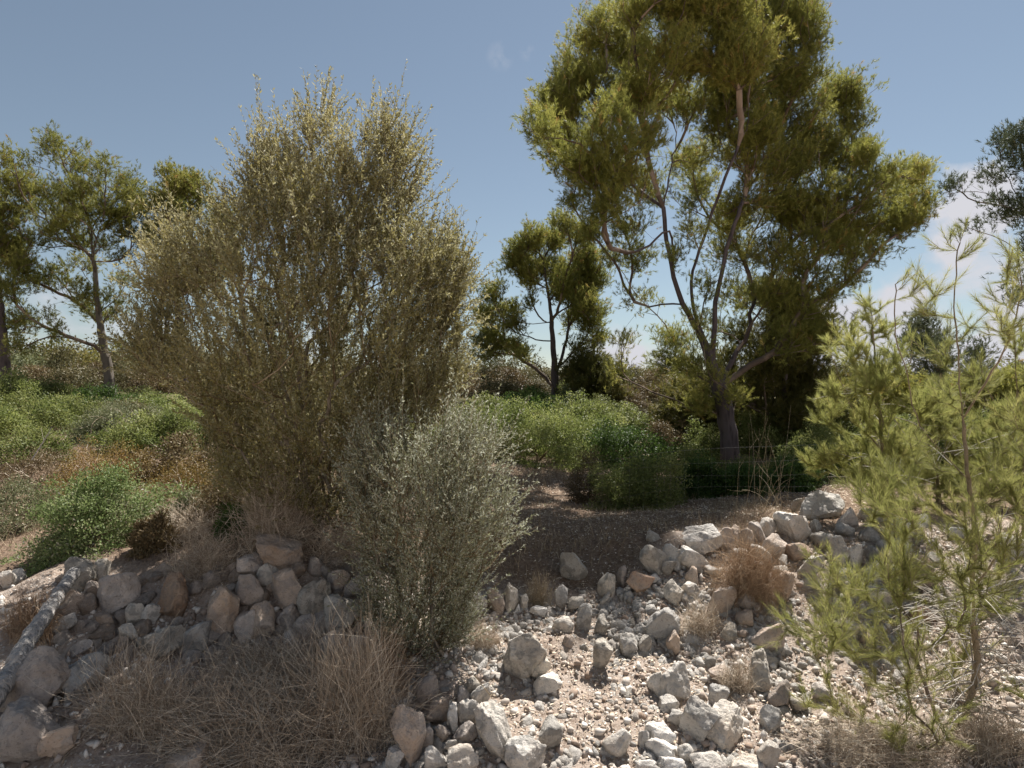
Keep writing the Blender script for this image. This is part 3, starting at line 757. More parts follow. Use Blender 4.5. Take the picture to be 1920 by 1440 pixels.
# ------------------------------------------------------------------ young pines in the right foreground
def sapling(name, label, Y, stem, leaders, blobs, seed, rroot=.035, needle=.075, nshoot=1.0, dead=40, group=None):
    global rng
    rng = np.random.default_rng(seed)
    base = at(*stem[0], Y); base[2] = ground(base[0], base[1])[0] - .03
    def pt(q): return at(q[0], q[1], Y) + np.array([0, q[2] if len(q) > 2 else 0, 0])
    S = Skel()
    S.chain([base] + [pt(q) for q in stem[1:]], step=.06, jit=.003)
    nst = S.n if dead > 60 else int(S.n * .6)
    for l in leaders:
        j = S.near(pt(l[0])); S.chain([S.P[j]] + [pt(q) for q in l[1:]], par=j, step=.07, jit=.004)
    ntr = S.n
    T = []
    for bq in blobs:
        c = at(bq[0], bq[1], Y); r = bq[2] / F * Y
        c[1] += bq[4] if len(bq) > 4 else rng.uniform(-.5, .45)
        nt_ = max(2, int((bq[3] if len(bq) > 3 else 1) * nshoot * 95 * r * r / .04 * .12 + 2))
        d = rand_dirs(nt_); T.append(c + d * r * (rng.random(nt_) ** .5)[:, None])
    T = np.concatenate(T)
    # keep every tip above the ground
    T[:, 2] = np.maximum(T[:, 2], ground(T[:, 0], T[:, 1]) + .05)
    S.attach(T, wlen=.2, step=.07, upcost=.5, curve=.3, jit=.004)
    R = S.radii(.0014, rroot)
    R[ntr:] *= .6
    R[:ntr] = np.maximum(R[:ntr], .004)
    n = S.n; tr = S.traced[:n]
    root = thing(name, base, label, 'young pine', group)
    g1 = Geo(); S.geo(g1, tr, 8); link('trunk', g1.mesh('sapling_trunk', base, True), M['bark_sapling'], root)
    limbs_of(S, tr, np.ones(n, bool), base, M['pine_twig'], root, 60)
    tips = np.array(S.tips + [i for i in range(ntr) if not (S.par[:n] == i).any()])
    # bottle-brush shoots: the outer length of every twig carries needles
    O, A = [], []
    Ls = []
    for t in tips:
        d = unit(S.D[t] * .7 + np.array([0, 0, .5]) + rng.normal(0, .15, 3)); l = rng.uniform(.10, .22)
        O.append(S.P[t]); A.append(d); Ls.append(l)
        q = t
        for _ in range(int(rng.integers(1, 4))):
            if S.par[q] < 0 or tr[q]: break
            O.append(S.P[S.par[q]]); A.append(S.D[q]); Ls.append(np.linalg.norm(S.P[q] - S.P[S.par[q]])); q = S.par[q]
        for _ in range(int(rng.integers(1, 4))):
            d2 = unit(d + rng.normal(0, .5, 3)); O.append(S.P[t] + rng.normal(0, .01, 3)); A.append(d2); Ls.append(rng.uniform(.06, .16))
    O, A, Ls = np.array(O), np.array(A), np.array(Ls)
    g2b = Geo(); tubes(g2b, O, O + A * Ls[:, None] * .5, O + A * Ls[:, None], .002, .0012, 1, 3, .8)
    tint = np.clip(.45 + .25 * vnoise(O * 2.2, seed) + rng.normal(0, .15, len(O)), 0, 1)
    g3 = Geo()
    needles(g3, O, A, Ls[:, None], 46, needle, (.0021 if Y < 5 else .0038), (18, 48), tint)
    link('shoots', g2b.mesh('sapling_shoots', base), M['pine_twig'], root)
    link('crown', g3.mesh('sapling_needles', base), M['sapling'], root)
    if dead:
        j = rng.integers(3, nst, dead); P0 = S.P[j]
        d = rand_dirs(dead); d[:, 2] = d[:, 2] * .35 - .05; d[:, 1] *= .7; d = unit(d)
        ln = rng.uniform(.2, .75, dead)[:, None]
        g4 = Geo(); C = tubes(g4, P0, P0 + d * ln * .5 + np.array([0, 0, .08]), P0 + d * ln, .0055, .0018, 6, 4)
        for k in range(3):
            q0 = C[np.arange(dead), rng.integers(2, 6, dead)]; d2 = unit(d + rng.normal(0, .6, (dead, 3)))
            tubes(g4, q0, q0 + d2 * ln * .2, q0 + d2 * ln * .38 + rng.normal(0, .02, (dead, 3)), .0028, .001, 3, 3)
        link('dead_twigs', g4.mesh('sapling_dead_twigs', base), M['deadwood'], root)
    return root
sapling('young_pine', 'young yellow-green pine with a curved bare trunk and whitish dead twigs at the lower right', 4.25,
        [(1782,1400),(1802,1350),(1826,1280),(1832,1220),(1824,1160),(1822,1105)],
        [[(1822,1105),(1828,1000),(1815,900),(1805,780),(1795,640),(1790,540),(1797,455)], [(1822,1105),(1870,1000,-.1),(1885,880,-.15),(1900,780,-.15)],
         [(1815,900),(1760,800,.2),(1745,700,.25),(1720,620,.25),(1722,520,.25)], [(1805,780),(1840,680,-.15),(1862,600,-.2),(1870,530,-.2)]],
        [(1795,470,24,1.0,0),(1725,530,24,.9,.2),(1868,545,26,.9,-.2),(1830,510,24,.8),(1755,580,30,.7),(1820,590,34,.7),(1700,560,20,.7),(1880,610,26,.7),(1780,650,34,.6),(1840,660,34,.6),
         (1700,900,50,.8),(1760,860,44,.8),(1830,900,50,.8),(1890,860,46,.9),(1650,950,50,.8),(1720,990,56,.8),(1630,1030,44,.7),(1660,1060,56,.8),(1780,1000,50,.7),(1860,990,50,.8),(1910,960,40,.9),
         (1575,1100,40,.6),(1545,1165,40,.7),(1600,1140,54,.8),(1680,1150,56,.6),(1740,1100,50,.6),(1880,1100,54,.8),(1910,1180,44,.8),(1640,1230,54,.6),(1570,1230,46,.6),(1720,1220,50,.45),
         (1880,1260,50,.6),(1700,1310,50,.35),(1640,1330,46,.35),(1860,1340,50,.4),(1910,1360,40,.5),(1510,1210,34,.7),(1490,1120,26,.7),(1770,1160,40,.5),(1700,1400,50,.4),(1620,1390,46,.4),(1560,1320,44,.5),(1900,1290,46,.6),(1500,1160,30,.7),(1800,930,46,.7),(1640,960,40,.6),(1590,1060,30,.4),(1680,1000,50,.7),(1760,1060,50,.6),(1840,1120,50,.5),(1650,1190,50,.5),(1760,740,34,.5),(1830,780,40,.6),(1900,720,36,.6),(1700,930,40,.7)],
        41, rroot=.042, dead=80, nshoot=1.2)
sapling('young_pine', 'slender young pine with upright pale shoots rising behind the right end of the stone wall', 6.9,
        [(1668,1000),(1664,930),(1655,850),(1648,760),(1640,660),(1632,570)],
        [[(1655,850),(1610,770,.1),(1580,700,.1),(1562,650,.1)], [(1648,760),(1690,700,-.1),(1700,640,-.1)]],
        [(1632,585,20,1.2,0),(1650,620,24,1.1,0),(1612,640,26,1.1),(1568,670,26,1.2),(1590,720,34,1.1),(1640,700,34,1),(1690,670,24,1),(1580,780,34,1),(1550,740,22,1),(1630,790,40,1),(1690,760,34,.9),
         (1600,850,44,1),(1660,850,44,1),(1550,870,34,1),(1720,830,36,.9),(1560,860,20,1),(1610,900,36,.8),(1660,920,40,1),(1730,900,36,.9),(1640,940,26,.7)],
        42, rroot=.04, needle=.085, dead=26, nshoot=1.5)
sapling('young_pine', 'young pine with stiff upright shoots at the right edge', 6.2,
        [(1925,1000),(1918,900),(1910,800),(1905,700),(1902,635)],
        [[(1910,800),(1870,740,.1),(1855,690,.1)], [(1910,800),(1950,740,-.1),(1960,670,-.1)]],
        [(1900,650,22,1.2,0),(1880,690,26,1.2),(1920,700,30,1.1),(1860,720,24,1.1),(1890,760,36,1),(1930,770,36,1),(1850,790,34,1),(1900,830,40,1),(1850,860,36,1),(1920,890,40,1),(1870,920,36,1),(1940,950,40,1)],
        43, rroot=.036, needle=.085, dead=16, nshoot=1.6)
sapling('young_pine', 'short bushy young pine filling the space between the slender one and the curved trunk', 7.6,
        [(1760,960),(1757,880),(1752,800),(1750,730)], [],
        [(1750,750,26,1.2,0),(1720,790,34,1.1),(1785,790,34,1.1),(1690,840,34,1),(1740,850,40,1),(1800,850,40,1),(1830,810,30,1),(1700,900,40,1),(1760,910,40,1),(1830,900,40,1),(1850,860,30,1)],
        44, rroot=.036, needle=.085, dead=14, nshoot=1.6)

# ------------------------------------------------------------------ wild olives
def in_poly(x, y, poly):
    ins = np.zeros(len(x), bool); n = len(poly)
    for i in range(n):
        x0, y0 = poly[i]; x1, y1 = poly[(i + 1) % n]
        c = ((y0 > y) != (y1 > y)) & (x < (x1 - x0) * (y - y0) / (y1 - y0 + 1e-9) + x0)
        ins ^= c
    return ins
def wild_olive(name, label, cat, Y, basepx, poly, ntips, per, mats, seed, leaf=(.042, .011), twl=(.25, .55), nleaf=22, stems=10, rroot=.05, lean=.45, barefrac=None, flat=.8, group=None, spread=.0):
    global rng
    rng = np.random.default_rng(seed)
    base = at(*basepx, Y); base[2] = ground(base[0], base[1])[0] - .04
    xs = np.array([q[0] for q in poly]); ys = np.array([q[1] for q in poly])
    X, Yp = [], []
    while len(X) < ntips:
        x = rng.uniform(xs.min(), xs.max(), 4000); y = rng.uniform(ys.min(), ys.max(), 4000)
        k = in_poly(x, y, poly) & (vnoise(np.stack([x / 62, y / 75, 0 * x], 1), seed) + .35 * vnoise(np.stack([x / 22, y / 28, 0 * x], 1), seed + 1) > rng.uniform(-1.1, .35, 4000)); X += list(x[k]); Yp += list(y[k])
    X, Yp = np.array(X[:ntips]), np.array(Yp[:ntips])
    # half width of the outline in each row gives the crown its depth
    rows = np.linspace(ys.min(), ys.max(), 60); hw, cxr = [], []
    for r_ in rows:
        xx = np.linspace(xs.min(), xs.max(), 200); k = in_poly(xx, np.full(200, r_), poly)
        hw.append((xx[k].max() - xx[k].min()) / 2 if k.any() else 5); cxr.append((xx[k].max() + xx[k].min()) / 2 if k.any() else basepx[0])
    h = np.interp(Yp, rows, hw); c = np.interp(Yp, rows, cxr)
    t = np.clip((X - c) / np.maximum(h, 1), -1, 1)
    dep = h / F * Y * flat * np.sqrt(1 - t * t) * rng.uniform(-1, 1, ntips)
    T = np.stack([(X - 960) / F * Y, Y + dep, CZ - (Yp - HZ) / F * Y], 1)
    gz_ = ground(T[:, 0], T[:, 1]) + .04
    T[:, 2] = np.maximum(T[:, 2], gz_)
    S = Skel()
    S.chain([base, base + np.array([0, 0, .12])], step=.06)
    for k in range(stems):
        tt = T[rng.integers(ntips)]
        e = base + (tt - base) * rng.uniform(.55, .8); mid = base + (e - base) * .45 + np.array([0, 0, .15 * np.linalg.norm(e - base)])
        f0 = np.append(rng.normal(0, 1, 2) * spread, 0)
        if spread:
            gp = base + f0; gp[2] = ground(gp[0], gp[1])[0]
            S.chain([S.P[0], gp, gp + (mid - gp) * .35 + rng.normal(0, .05, 3), mid + rng.normal(0, .06, 3), e], par=0, step=.12, jit=.012)
        else: S.chain([S.P[1], base + (mid - base) * .4 + rng.normal(0, .05, 3), mid + rng.normal(0, .1, 3), e], par=1, step=.12, jit=.014)
    ntr = S.n
    S.attach(T, wlen=.12, step=.12, upcost=.6, curve=.55, jit=.014)
    R = S.radii(.0028, rroot)
    root = thing(name, base, label, cat, group)
    n = S.n; big = R > .011
    g1 = Geo(); S.geo(g1, big, 7); link('stems', g1.mesh('olive_stems', base, True), mats[1], root)
    g2 = Geo(); S.geo(g2, ~big, 3)
    tips = np.array(S.tips)
    O = np.repeat(S.P[tips], per, 0); D0 = np.repeat(S.D[tips], per, 0)
    nn = len(O)
    axis = np.stack([np.full(nn, base[0]), np.full(nn, base[1]), O[:, 2]], 1)
    outw = unit(O - axis)
    A = unit(D0 * .5 + outw * lean + np.array([0, 0, .8]) + rng.normal(0, .42, (nn, 3)))
    ln = rng.uniform(*twl, nn)[:, None]
    wsp = rng.random(nn) < .14
    ln[wsp] *= 1.55; A[wsp] = unit(A[wsp] + np.array([0, 0, 1.0]))
    if barefrac is not None:
        # shorter shoots where the bush is thin and twiggy
        low = O[:, 2] < barefrac
        ln[low] *= .75
    P1 = O + A * ln * .5 + rng.normal(0, .02, (nn, 3)); P2 = O + A * ln + np.array([0, 0, .04]) + rng.normal(0, .03, (nn, 3))
    tubes(g2, O, P1, P2, .0018, .0008, 3, 3)
    link('twigs', g2.mesh('olive_twigs', base), M['twig'], root)
    u = rng.uniform(.12, 1, (nn, nleaf))[..., None]
    C = (1 - u) ** 2 * O[:, None] + 2 * u * (1 - u) * P1[:, None] + u * u * P2[:, None]
    keep = np.ones((nn, nleaf), bool)
    if barefrac is not None: keep = ~((O[:, 2] < barefrac)[:, None] & (rng.random((nn, nleaf)) < .4))
    C = C[keep]
    Ar = np.repeat(A[:, None], nleaf, 1)[keep]
    D = unit(Ar * .75 + rand_dirs(len(C)) * .75 + np.array([0, 0, .1]))
    tn = np.clip(.46 + .2 * np.clip((base[0] - .3 - C[:, 0]) / 1.0, -.3, 1) + .38 * vnoise(C * 1.3, seed) + rng.normal(0, .2, len(C)), 0, 1)
    g3 = Geo(); leaves(g3, C, D, leaf[0] * rng.uniform(.7, 1.2, len(C)), leaf[1] * rng.uniform(.8, 1.2, len(C)), tn)
    link('foliage', g3.mesh('olive_foliage', base), mats[0], root)
    return root
OL = [(250,650),(268,560),(280,500),(300,440),(345,410),(400,405),(452,345),(468,275),(485,235),(502,250),(515,290),(548,250),(580,215),(592,178),(612,178),(635,230),(655,205),(675,225),(690,195),(718,205),
      (745,182),(768,220),(795,285),(800,335),(812,400),(835,430),(856,405),(888,492),(882,540),(868,600),(882,665),(872,725),(850,800),(790,850),(700,900),(690,1000),(640,1040),(600,1050),(540,1010),(470,975),(415,915),(400,840),
      (385,760),(310,725),(262,690)]
OL = [(600 + (x_ - 600) * (.93 if y_ > 440 else .86), y_ + 48 * min(1, max(0, (760 - y_) / 250))) for x_, y_ in OL]
wild_olive('wild_olive_tree', 'tall wild olive with brownish-green whippy shoots growing out of the left stone wall', 'olive tree', 6.15, (600,1020), OL, 2000, 4,
           (M['olive'], M['bark_olive']), 51, leaf=(.04, .0115), nleaf=38, stems=16, rroot=.085, lean=.35, barefrac=2.0, flat=.72, twl=(.2, .5), spread=.12)
GO = [(672,900),(700,840),(760,800),(800,830),(845,800),(880,850),(915,835),(925,880),(950,960),(952,1040),(905,1085),(880,1120),(862,1210),(815,1270),(760,1262),(715,1215),(700,1130),(690,1060),(680,980)]
wild_olive('wild_olive_shrub', 'silver-grey young olive shrub hanging over the stones in front of the tall wild olive', 'olive shrub', 5.08, (790,1235), GO, 760, 4,
           (M['olive_grey'], M['bark_olive']), 52, nleaf=22, stems=10, rroot=.04, lean=.5, flat=.6, leaf=(.034, .009), twl=(.16, .46), spread=.28)

# ------------------------------------------------------------------ bushes
def bush(name, label, mat, px, py, w, h, seed, leaf=(.035, .018), n=9000, Y=None, depth=1.0, cat='bush', group=None, spiky=.3, clumps=110, hollow=.55, twm='twig'):
    """mound of leaf clumps; (px, py) is the foot, w and h pixels"""
    global rng
    rng = np.random.default_rng(seed)
    if Y is None: Y = hit(px, py)
    a, c = w / 2 / F * Y, h / F * Y
    b = a * depth
    base = at(px, py, Y); base[1] += b * .6; base[2] = ground(base[0], base[1])[0]
    d = rand_dirs(clumps); d[:, 2] = np.abs(d[:, 2]) * 1.1 - .12; d = unit(d)
    bump = 1 + .38 * fbm(d * 2.3 + seed, seed, 3) + .12 * (rng.random(clumps) < .1)
    rr = (hollow + (1 - hollow) * rng.random(clumps) ** .5) * bump
    C = d * rr[:, None] * np.array([a, b, c]) * .9
    # where the ground slopes the skirts follow it
    C[:, 2] += ground(base[0] + C[:, 0], base[1] + C[:, 1]) - base[2]
    S = Skel(); S.add(np.zeros(3) - np.array([0, 0, .03]), -1); S.add(np.array([0, 0, .1 * c]), 0)
    S.attach(C, wlen=.3, step=max(.12, c * .15), upcost=.3, jit=.01)
    S.radii(.003, .02 + .02 * c)
    root = thing(name, base, label, cat, group)
    g2 = Geo(); S.geo(g2, np.ones(S.n, bool), 4); link('stems', g2.mesh('bush_stems'), M[twm], root)
    per = n // clumps
    rc = (a * b * c) ** (1 / 3) * 1.25 / clumps ** (1 / 3)
    q = rand_dirs(clumps * per) * (rng.random(clumps * per) ** .45)[:, None] * rc
    q[:, 2] *= .8
    O = np.repeat(C, per, 0) + q
    O[:, 2] = np.maximum(O[:, 2], ground(base[0] + O[:, 0], base[1] + O[:, 1]) - base[2] + .02)
    outw = unit(O / np.array([a, b, c]) ** 2 + 1e-6)
    D = unit(outw * .5 + rng.normal(0, .6, O.shape) + np.array([0, 0, spiky]))
    nr = unit(outw + rng.normal(0, .5, O.shape) + np.array([0, 0, .4]))
    tn = np.clip(.5 + .3 * vnoise(O * 2.5 / max(c, .4), seed) + rng.normal(0, .16, len(O)), 0, 1)
    g3 = Geo(); leaves(g3, O, D, leaf[0] * rng.uniform(.7, 1.3, len(O)), leaf[1] * rng.uniform(.8, 1.2, len(O)), tn, nr)
    link('foliage', g3.mesh('bush_foliage'), M[mat], root)
    return root
bush('round_bush', 'rounded light green mound left of the big trunk, closest to the wall gap', 'lentisk', 1212, 962, 178, 118, 61, n=22000, leaf=(.035,.018), Y=8.7, depth=.9, clumps=170)
bush('dry_bush', 'brown half-dead bush against the left side of the round light green mound', 'brown_bush', 1105, 932, 84, 98, 62, n=9000, leaf=(.03,.012), Y=9.6)
bush('green_bush', 'dark glossy green bush right behind the round light green mound', 'dark_bush', 1185, 872, 185, 82, 63, n=15000, leaf=(.05,.028), Y=13.2, clumps=150)
bush('green_bush', 'large light green spreading bush right of the grey olive shrub', 'lentisk', 1010, 885, 230, 108, 64, n=24000, leaf=(.05,.024), Y=12.6, depth=.8, clumps=200)
bush('green_bush', 'bright green bush between the tall olive and the spreading light green bush', 'lentisk', 920, 832, 100, 62, 65, n=9000, leaf=(.055,.03), Y=16)
bush('green_bush', 'very dark green low bush at the foot of the small rounded pine', 'dark_bush', 985, 795, 130, 54, 66, n=10000, leaf=(.07,.04), Y=19)
bush('green_bush', 'yellow-green bush below the bushy dark pine in the middle distance', 'lentisk', 1090, 806, 130, 44, 67, n=9000, leaf=(.07,.035), Y=18)
bush('green_bush', 'grey-green bush at the right foot of the small rounded pine', 'grey_bush', 1075, 800, 60, 50, 68, n=5000, leaf=(.06,.03), Y=20)
bush('green_bush', 'small olive-green bush left of the foot of the big purple-grey trunk', 'lentisk', 1325, 885, 100, 62, 69, n=9000, leaf=(.05,.025), Y=14.5)
bush('green_bush', 'bright green mounds right of the foot of the big purple-grey trunk', 'lentisk', 1450, 872, 150, 68, 70, n=13000, leaf=(.05,.025), Y=15)
bush('green_bush', 'mid-green bush behind the top of the right stone wall, left of the slender young pine', 'lentisk', 1545, 885, 130, 76, 71, n=11000, leaf=(.045,.022), Y=12.5)
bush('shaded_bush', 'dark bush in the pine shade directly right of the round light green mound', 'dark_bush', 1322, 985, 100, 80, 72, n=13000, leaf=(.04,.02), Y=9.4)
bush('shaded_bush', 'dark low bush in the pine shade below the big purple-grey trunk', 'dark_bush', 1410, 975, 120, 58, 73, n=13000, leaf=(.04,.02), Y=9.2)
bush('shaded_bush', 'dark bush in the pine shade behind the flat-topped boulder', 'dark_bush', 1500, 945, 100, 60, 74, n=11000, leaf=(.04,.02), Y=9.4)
bush('green_bush', 'green bush seen through the branches of the slender young pine', 'lentisk', 1650, 925, 160, 92, 75, n=12000, leaf=(.045,.022), Y=10.5)
bush('green_bush', 'green bush between the two taller young pines on the right', 'lentisk', 1780, 920, 150, 90, 76, n=12000, leaf=(.045,.022), Y=10)
bush('green_bush', 'green bush at the right edge behind the young pines', 'lentisk', 1900, 900, 150, 90, 77, n=12000, leaf=(.045,.022), Y=10.5)
bush('leafy_bush', 'wide green leafy bush spilling over the wall at the lower left', 'spotty_bush', 135, 1068, 285, 165, 78, n=24000, leaf=(.032,.016), Y=6.15, depth=.7, clumps=230, hollow=.4)
bush('green_bush', 'yellow-green bush at the left edge under the straight-trunked pine', 'lentisk', 40, 812, 170, 76, 79, n=13000, leaf=(.05,.026), Y=14.5)
bush('green_bush', 'very dark green flat bush at the foot of the leaning pine', 'dark_bush', 170, 786, 150, 46, 80, n=12000, leaf=(.06,.035), Y=17)
bush('grey_bush', 'grey-green twiggy scrub left of the tall wild olive', 'grey_bush', 190, 845, 190, 68, 81, n=11000, leaf=(.04,.016), Y=12, twm='dry')
bush('green_bush', 'soft green bush beside the lower left branches of the tall wild olive', 'lentisk', 305, 835, 140, 66, 82, n=10000, leaf=(.045,.022), Y=11.5)
bush('rusty_bush', 'rusty yellow low shrub above the wide green leafy bush', 'rusty_bush', 150, 925, 185, 92, 83, n=13000, leaf=(.03,.013), Y=8.6, twm='dry')
bush('rusty_bush', 'yellowish dry shrub between the rusty one and the tall wild olive', 'rusty_bush', 325, 955, 170, 112, 84, n=8000, leaf=(.03,.012), Y=8.2, twm='dry')
bush('grey_bush', 'grey-green scrub at the left edge directly behind the wide leafy bush', 'grey_bush', 0, 1010, 150, 90, 192, n=8000, leaf=(.032, .012), Y=7.4, twm='dry')
bush('brown_bush', 'brown twiggy shrub at the left edge above the wide leafy bush', 'brown_bush', 25, 915, 140, 70, 85, n=6000, leaf=(.03,.012), Y=9.0, twm='dry')
bush('shaded_bush', 'dark shrub in shade on the wall between the leafy bush and the upright stones', 'brown_bush', 280, 1088, 84, 66, 86, n=9000, leaf=(.03,.014), Y=6.0, depth=.6)
bush('shaded_bush', 'dark green-brown shrub in shade left of the olive foot', 'brown_bush', 400, 1060, 130, 100, 87, n=9000, leaf=(.03,.012), Y=6.4, depth=.7)
bush('shaded_bush', 'low dark green shrub on the crest directly left of the topmost slab', 'dark_bush', 430, 1052, 90, 60, 189, n=7000, leaf=(.03, .012), Y=6.0, depth=.7)
bush('brown_bush', 'brown leafless-looking shrub behind the topmost slab of the left wall', 'brown_bush', 545, 1015, 120, 80, 190, n=6000, leaf=(.03, .009), Y=6.2, depth=.5)
bush('grey_bush', 'grey dry shrub on the crest behind the upright orange-brown stone', 'grey_bush', 340, 1035, 110, 70, 191, n=6000, leaf=(.028, .01), Y=6.7, depth=.7, twm='dry')
bush('brown_bush', 'brown scrubby shrub under the left side of the olive crown', 'brown_bush', 470, 965, 150, 120, 88, n=7000, leaf=(.032,.011), Y=7.4, depth=.7)

# mounds filling the rising field, copies of a few shapes
rng = np.random.default_rng(200)
mk = [bush('field_bush', 'tmp', mt, 960, 760, 200, 120, 200 + i, leaf=(.075, .04), n=6500, Y=11.5, depth=.9, clumps=100) for i, mt in enumerate(('lentisk', 'dark_bush', 'grey_bush', 'brown_bush', 'lentisk', 'scrub'))]
mk_lab = ('light green mounded bush out on the rising field', 'dark green mounded bush out on the rising field', 'grey-green mounded scrub out on the rising field', 'brown twiggy mound out on the rising field',
          'bright green lumpy bush out on the rising field', 'olive-brown scrub mound out on the rising field')
used = [False] * 6
for k_, (px_, Y_, kd, s_) in enumerate(((880,14.5,0,1.0),(945,15,4,1.1),(1060,15,0,1.1),(1130,15.5,4,1.0),(1165,18,0,1.0),(1010,20,4,1.0),(900,19,1,.9),(940,23,5,1.2),(890,26,3,1.4),(960,27,3,1.3),(1010,27,5,1.2),(1075,24,0,1.0),(1120,21,0,1.0),
      (1180,23,3,1.2),(1210,19,5,1.0),(1235,26,3,1.3),(1150,28,5,1.3),(1255,15.5,3,.8),(1280,18,5,1.0),(1300,13,0,.75),(1390,18,0,1.0),(1340,21,5,1.1),(1430,21,3,1.1),(1500,17,4,1.0),(1530,14.5,0,1.0),(1590,16,4,1.0),(1580,21,5,1.2),
      (1650,14,0,1.0),(1710,16,4,1.0),(1760,13,5,.9),(1800,15,0,1.0),(1860,13,4,.9),(1900,16,0,1.1),(1950,14,5,1.1),(1700,21,5,1.3),(1820,21,3,1.3),(1920,22,5,1.3),
      (5,17,0,1.2),(60,18.5,4,1.1),(100,14,4,1.0),(160,15,0,.9),(230,16,5,1.0),(260,19,0,1.0),(300,17,4,1.1),(350,15,0,1.0),(400,18,5,1.2),(60,23,3,1.2),(130,22,5,1.3),(180,25,3,1.3),(240,25,5,1.2),(300,24,3,1.3),(15,26,5,1.3),(90,27,3,1.3),
      (60,10.5,0,.8),(190,12.6,2,.7),(700,11.5,2,.8),(10,12.5,4,.9),(250,11.5,0,.8),(255,9.5,3,.6),(360,10,3,.8),(420,12.5,5,.9),(470,9.5,3,.8),(540,11,5,1.0),(620,13,3,1.0),(700,15,5,1.1),(760,12,0,1.0),(820,11,4,.9),(840,17,5,1.1),(560,17,5,1.2),(480,20,3,1.3),(660,21,5,1.3),(780,20,3,1.2),
      (1390,12.2,0,.55),(1470,12.6,4,.6),(1540,10.5,1,.7))):
    src = mk[kd]
    if not used[kd]: o = src; used[kd] = True
    else:
        o = src.copy(); col.objects.link(o)
        for ch in src.children:
            c = ch.copy(); col.objects.link(c); c.parent = o
    x_ = (px_ - 960) / F * Y_
    o.location = (x_, Y_, float(ground(x_, Y_)[0]) - .06)
    o.rotation_euler = (0, 0, float(rng.uniform(0, 6.28)))
    f = s_ * .8
    o.scale = (f * rng.uniform(.9, 1.2), f * rng.uniform(.9, 1.2), f * rng.uniform(.75, 1.0))
    tag(o, mk_lab[kd], 'bush', mk_lab[kd].replace('bush out', 'bushes out').replace('mound out', 'mounds out').replace('scrub out', 'scrubs out'))
# far scrub trees on the slope behind, a few shared shapes
far_kinds = []
for i, (mt, lf) in enumerate((('scrub', .16), ('scrub', .15), ('grey_bush', .15), ('pine_dark', .15))):
    r = bush('scrub_tree', 'tmp', mt, 960, 740, 300, 300, 90 + i, leaf=(lf, lf * .5), n=5200, Y=11.5, depth=.9, cat='tree', clumps=80, hollow=.45)
    far_kinds.append(r)
lab = {0: 'brownish scrub tree on the slope behind the field', 1: 'brownish scrub tree on the slope behind the field', 2: 'grey-green scrub tree on the slope behind the field', 3: 'dark scrub tree on the slope behind the field'}
rng = np.random.default_rng(5)
first = [True] * 4
spots = [(20,30,1.3),(70,33,1.5),(115,30,1.2),(160,34,1.4),(235,31,1.1),(275,33,1.3),(40,38,2.0),(105,40,2.0),(185,42,1.9),(250,40,1.6),(320,34,1.3),(380,30,1.1),(450,32,1.2),(540,34,1.2),(640,33,1.2),(740,34,1.2),
         (830,32,1.1),(885,34,1.35),(915,30,1.0),(945,36,1.2),(975,33,1.0),(1005,38,1.2),(1075,40,1.1),(1130,34,1.0),(1200,40,1.2),(1240,34,.9),(1180,30,.8),(1350,34,1.1),(1420,36,1.2),(1500,34,1.1),(1590,36,1.1),(1700,38,1.1),
         (1830,36,1.1),(1910,38,1.2)]
for k, (px_, Y_, s_) in enumerate(spots):
    kd = int(rng.choice([0, 1, 0, 1, 2, 3])) if not 860 < px_ < 1010 else int(rng.choice([0, 1, 2]))
    src = far_kinds[kd]
    if first[kd]: o = src; kids = []; first[kd] = False
    else:
        o = src.copy(); col.objects.link(o)
        for ch in src.children:
            c = ch.copy(); col.objects.link(c); c.parent = o
    s_ *= 1.2
    x_ = (px_ - 960) / F * Y_
    o.location = (x_, Y_, float(ground(x_, Y_)[0]) - .1)
    o.rotation_euler = (0, 0, float(rng.uniform(0, 6.28)))
    f = s_ * .62
    o.scale = (f * rng.uniform(.9, 1.15), f * rng.uniform(.9, 1.15), f * rng.uniform(.75, .95))
    tag(o, lab[kd], 'tree', lab[kd].replace('tree', 'trees'))
# hillside wood: one mass of far scrub
rng = np.random.default_rng(6)
nb = 3200
Yb = 44 + 110 * rng.random(nb) ** 1.2; Xb = rng.uniform(-1.0, 1.0, nb) * Yb
Zb = ground(Xb, Yb)
C = np.stack([Xb, Yb, Zb], 1)
per = 46
sz = rng.uniform(.8, 1.9, nb)
q = rand_dirs(nb * per); q[:, 2] = np.abs(q[:, 2]); q *= (np.repeat(sz, per) * rng.uniform(.6, 1, nb * per))[:, None]
O = np.repeat(C, per, 0) + q
gq = Geo(); leaves(gq, O, rand_dirs(len(O)), .42, .24, np.clip(np.repeat(rng.random(nb), per) * .7 + rng.normal(.1, .12, len(O)), 0, 1), unit(q + .3))
tag(link('hillside_wood', gq.mesh('hillside_wood'), M['scrub']), 'brown-green scrub wood covering the far hillside', 'wood', kind='stuff')

